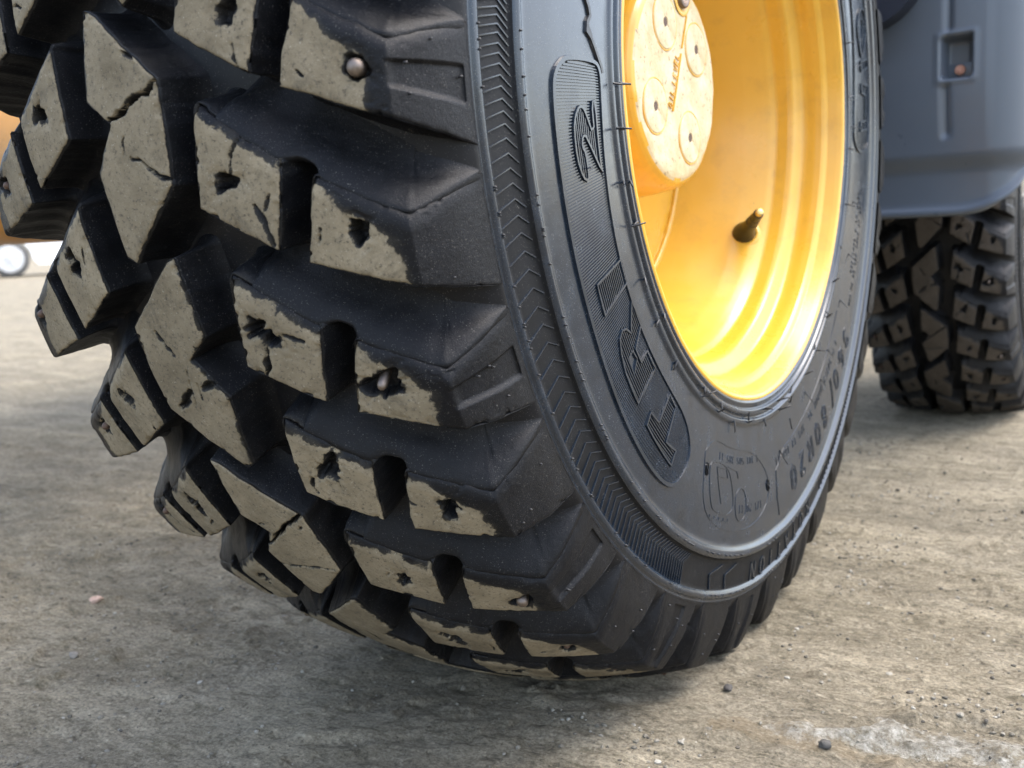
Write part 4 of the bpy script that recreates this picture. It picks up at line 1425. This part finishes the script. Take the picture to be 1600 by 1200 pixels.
rust = 1 - sstep(.0, .02, seg_dist(GX, GY, [(.03, -.190, .004), (.09, -.188, .006), (.15, -.185, .004), (.22, -.19, .004)]) + .006 * fbm(pp, 50, 2, 99))
n, m_ = GX.shape
idx = np.arange(n * m_).reshape(n, m_)
F = np.stack([idx[:-1, :-1], idx[1:, :-1], idx[1:, 1:], idx[:-1, 1:]], -1).reshape(-1, 4)
g = obj("ground", np.stack([GX, GY, GZ], -1).reshape(-1, 3), F, M_GROUND, None, attrs={"white": white.ravel(), "rust": rust.ravel()})
tag(g, kind="structure")

# crumbs of dirt and small stones
def gz(x, y):
    i = np.clip(np.searchsorted(gx, x), 1, len(gx) - 1); j = np.clip(np.searchsorted(gy, y), 1, len(gy) - 1)
    return GZ[i, j]
M_GRAVEL, nt, bs = mat("gravel_crumbs")
inf = N(nt, "ShaderNodeAttribute", attribute_name="tone").outputs["Fac"]
nt.links.new(ramp(nt, inf, (.0, (.06, .053, .042)), (.35, (.15, .136, .106)), (.75, (.27, .25, .205)), (1.0, (.36, .345, .295))), bs.inputs["Base Color"])
bs.inputs["Roughness"].default_value = .9
bmi = bmesh.new(); bmesh.ops.create_icosphere(bmi, subdivisions=1, radius=1)
icoV = np.array([v.co[:] for v in bmi.verts]); icoF = np.array([[v.index for v in f.verts] for f in bmi.faces]); bmi.free()
NS = 15000
# clustered: denser along dirt ridges
cx = rng.uniform(-1.3, .75, NS * 3); cy = rng.uniform(-.58, .95, NS * 3)
dens = .16 + .9 * sstep(.0, .9, fbm(np.stack([cx, cy, 0 * cx], -1), 9, 3, 51)) ** 1.5
dens = np.where(np.hypot(cx - .21, (cy + .095) * 1.5) < .07, 1.0, dens) 
keep = rng.uniform(0, 1, NS * 3) < dens
cx, cy = cx[keep][:NS], cy[keep][:NS]
VV = []; FF = []; TT = []
rad = .0007 + .0023 * rng.uniform(0, 1, len(cx)) ** 4.0
for k in range(len(cx)):
    if -.40 < cx[k] < .02 and -.22 < cy[k] < .22: continue
    sc = rad[k] * rng.uniform(.6, 1.3, 3) * [1, 1, .7]
    v = icoV * (1 + rng.uniform(-.28, .28, (12, 1))) * sc
    v = v + [cx[k], cy[k], gz(cx[k], cy[k]) + rad[k] * .1]
    FF.append(icoF + 12 * len(VV)); VV.append(v); TT.append(np.full(12, min(1, max(0, rng.beta(1.1, 1.7)))))
gr = obj("gravel", np.concatenate(VV), np.concatenate(FF), M_GRAVEL, None, smooth=False, attrs={"tone": np.concatenate(TT)})
tag(gr, kind="stuff")

def pebble(x, y, r, col, label, flat=.7, seed=1):
    bm = bmesh.new(); bmesh.ops.create_icosphere(bm, subdivisions=3, radius=1)
    rg = np.random.default_rng(seed)
    co = np.array([v.co[:] for v in bm.verts]); d = 1 + .35 * fbm(co, 1.3, 3, seed)
    for v, k in zip(bm.verts, d): v.co = Vector((v.co.x * k * r * rg.uniform(.98, 1.02), v.co.y * k * r * .8, v.co.z * k * r * flat))
    o = bm_obj("pebble", bm, simple("pebble_stone", col, .85, 0, .35, 350, .0006), None, sharp=35)
    o.location = (x, y, gz(x, y) + r * flat * .55); o.rotation_euler.z = rg.uniform(0, 6)
    tag(o, label, "pebble", "loose pebbles on the ground")
pebble(-.711, -.244, .0065, (.52, .36, .28), "pale pinkish pebble lying alone on the dirt left of the big tyre", .9, 3)
pebble(-.589, -.353, .0055, (.20, .18, .15), "small brownish pebble on the dirt at the lower left", .7, 5)
pebble(.011, -.129, .0045, (.05, .045, .04), "small dark pebble on pale dirt just right of the tyre's foot", .7, 8)
pebble(.111, -.188, .0050, (.08, .075, .065), "dark round pebble at the edge of the broken white patch", .8, 12)

# ------------------------------------------------------------------ white car far behind, seen under the machine
def build_car():
    view = Vector((-.86, .51, 0)).normalized(); along = Vector((.51, .86, 0)).normalized()   # along: to the right in the picture
    ang = math.atan2(along.y, along.x)
    root = empty("parked_car", (-16.45, 9.05, 0), "white parked car with a silver wheel, far off under the yellow axle", "car")
    root.rotation_euler.z = ang
    # local: x to the right, -y towards the camera, wheel of the picture at x=0
    prof = [(-.85, .32), (-.90, .55), (-.82, .74), (-.2, .86), (.35, .98), (1.05, 1.42), (2.3, 1.45), (3.05, 1.02), (3.45, .95), (3.52, .60), (3.45, .30)]
    def arch(cx, r=.37, n=9):
        return [(cx + r * math.cos(a), .30 + r * math.sin(a)) for a in np.linspace(0, math.pi, n)]
    low = [(3.05, .22)] + arch(2.62) + [(2.2, .20), (.45, .20)] + arch(0.0) + [(-.5, .24)]
    P = prof + low
    bm = bmesh.new()
    W = 1.72
    f0 = [bm.verts.new((x, 0.0 + .10 * max(0, (z - .85)) ** 1 * 1.2, z)) for x, z in P]
    f1 = [bm.verts.new((x, W - .10 * max(0, (z - .85)) * 1.2, z)) for x, z in P]
    n = len(P)
    bm.faces.new(f0); bm.faces.new(f1[::-1])
    for i in range(n):
        bm.faces.new((f0[(i + 1) % n], f0[i], f1[i], f1[(i + 1) % n]))
    bmesh.ops.recalc_face_normals(bm, faces=bm.faces)
    bmesh.ops.bevel(bm, geom=[e for e in bm.edges if len(e.link_faces) == 2 and abs(e.verts[0].co.y - e.verts[1].co.y) < .01 and all(v.co.z > .5 for v in e.verts)], offset=.05, segments=3, affect='EDGES')
    body = bm_obj("body", bm, M_CARW, root)
    for side in (0, 1):
        for poly in ([(.50, 1.02), (1.10, 1.37), (1.62, 1.39), (1.62, 1.02)], [(1.70, 1.02), (1.70, 1.39), (2.25, 1.38), (2.85, 1.05)]):
            bm = bmesh.new()
            vs = [bm.verts.new((x, (.02 + .12 * (z - .85) - .006) if side == 0 else (W - .02 - .12 * (z - .85) + .006), z)) for x, z in poly]
            f = bm.faces.new(vs)
            r = bmesh.ops.extrude_face_region(bm, geom=[f])
            for v in r['geom']:
                if isinstance(v, bmesh.types.BMVert): v.co.y += .03 if side == 0 else -.03
            bmesh.ops.recalc_face_normals(bm, faces=bm.faces)
            bm_obj("window", bm, M_GLASS, body)
    bm = bmesh.new(); bm_box(bm, (.72, W / 2, 1.21), (.02, W - .35, .62), .008, 1, Matrix.Rotation(math.radians(57), 3, 'Y'))
    bm_obj("windscreen", bm, M_GLASS, body)
    for y in (.22, W - .22):
        bm = bmesh.new(); bm_box(bm, (-.855, y, .68), (.08, .28, .11), .02); bm_obj("headlight", bm, M_LAMP, body)
        bm = bmesh.new(); bm_box(bm, (3.49, y, .82), (.06, .22, .14), .02); bm_obj("tail_light", bm, M_LAMPR, body)
    for cx in (0.0, 2.62):
        for y, s in ((.10, -1), (W - .10, 1)):
            pr = np.array([(-.10, .20), (-.10, .29), (-.07, .318), (.07, .318), (.10, .29), (.10, .20)])
            V, F, _ = lathe(pr, 40); V = V.reshape(-1, 3); F = orient(V, F, lambda c: c * [0, 1, 1])
            V = np.stack([V[:, 1], V[:, 0] * -1 * -s, V[:, 2]], -1)
            if s > 0: F = F[:, ::-1]
            wh = obj("wheel", V, F, M_CTYRE, root); wh.location = (cx, y, .318)
            bm = bmesh.new()
            bmesh.ops.create_cone(bm, cap_ends=True, segments=40, radius1=.245, radius2=.225, depth=.03, matrix=Matrix.Translation((0, s * .095, 0)) @ Matrix.Rotation(math.radians(-90 * s), 4, 'X'))
            bmesh.ops.create_cone(bm, cap_ends=True, segments=20, radius1=.055, radius2=.045, depth=.03, matrix=Matrix.Translation((0, s * .115, 0)) @ Matrix.Rotation(math.radians(-90 * s), 4, 'X'))
            for k in range(5):
                a = k * 2 * math.pi / 5 + .3
                bm_box(bm, (math.cos(a) * .135, s * .111, math.sin(a) * .135), (.15, .012, .05), .004, 1, Matrix.Rotation(-a, 3, 'Y'))
            bm_obj("hubcap", bm, M_SILVER, wh)
    return root
build_car()
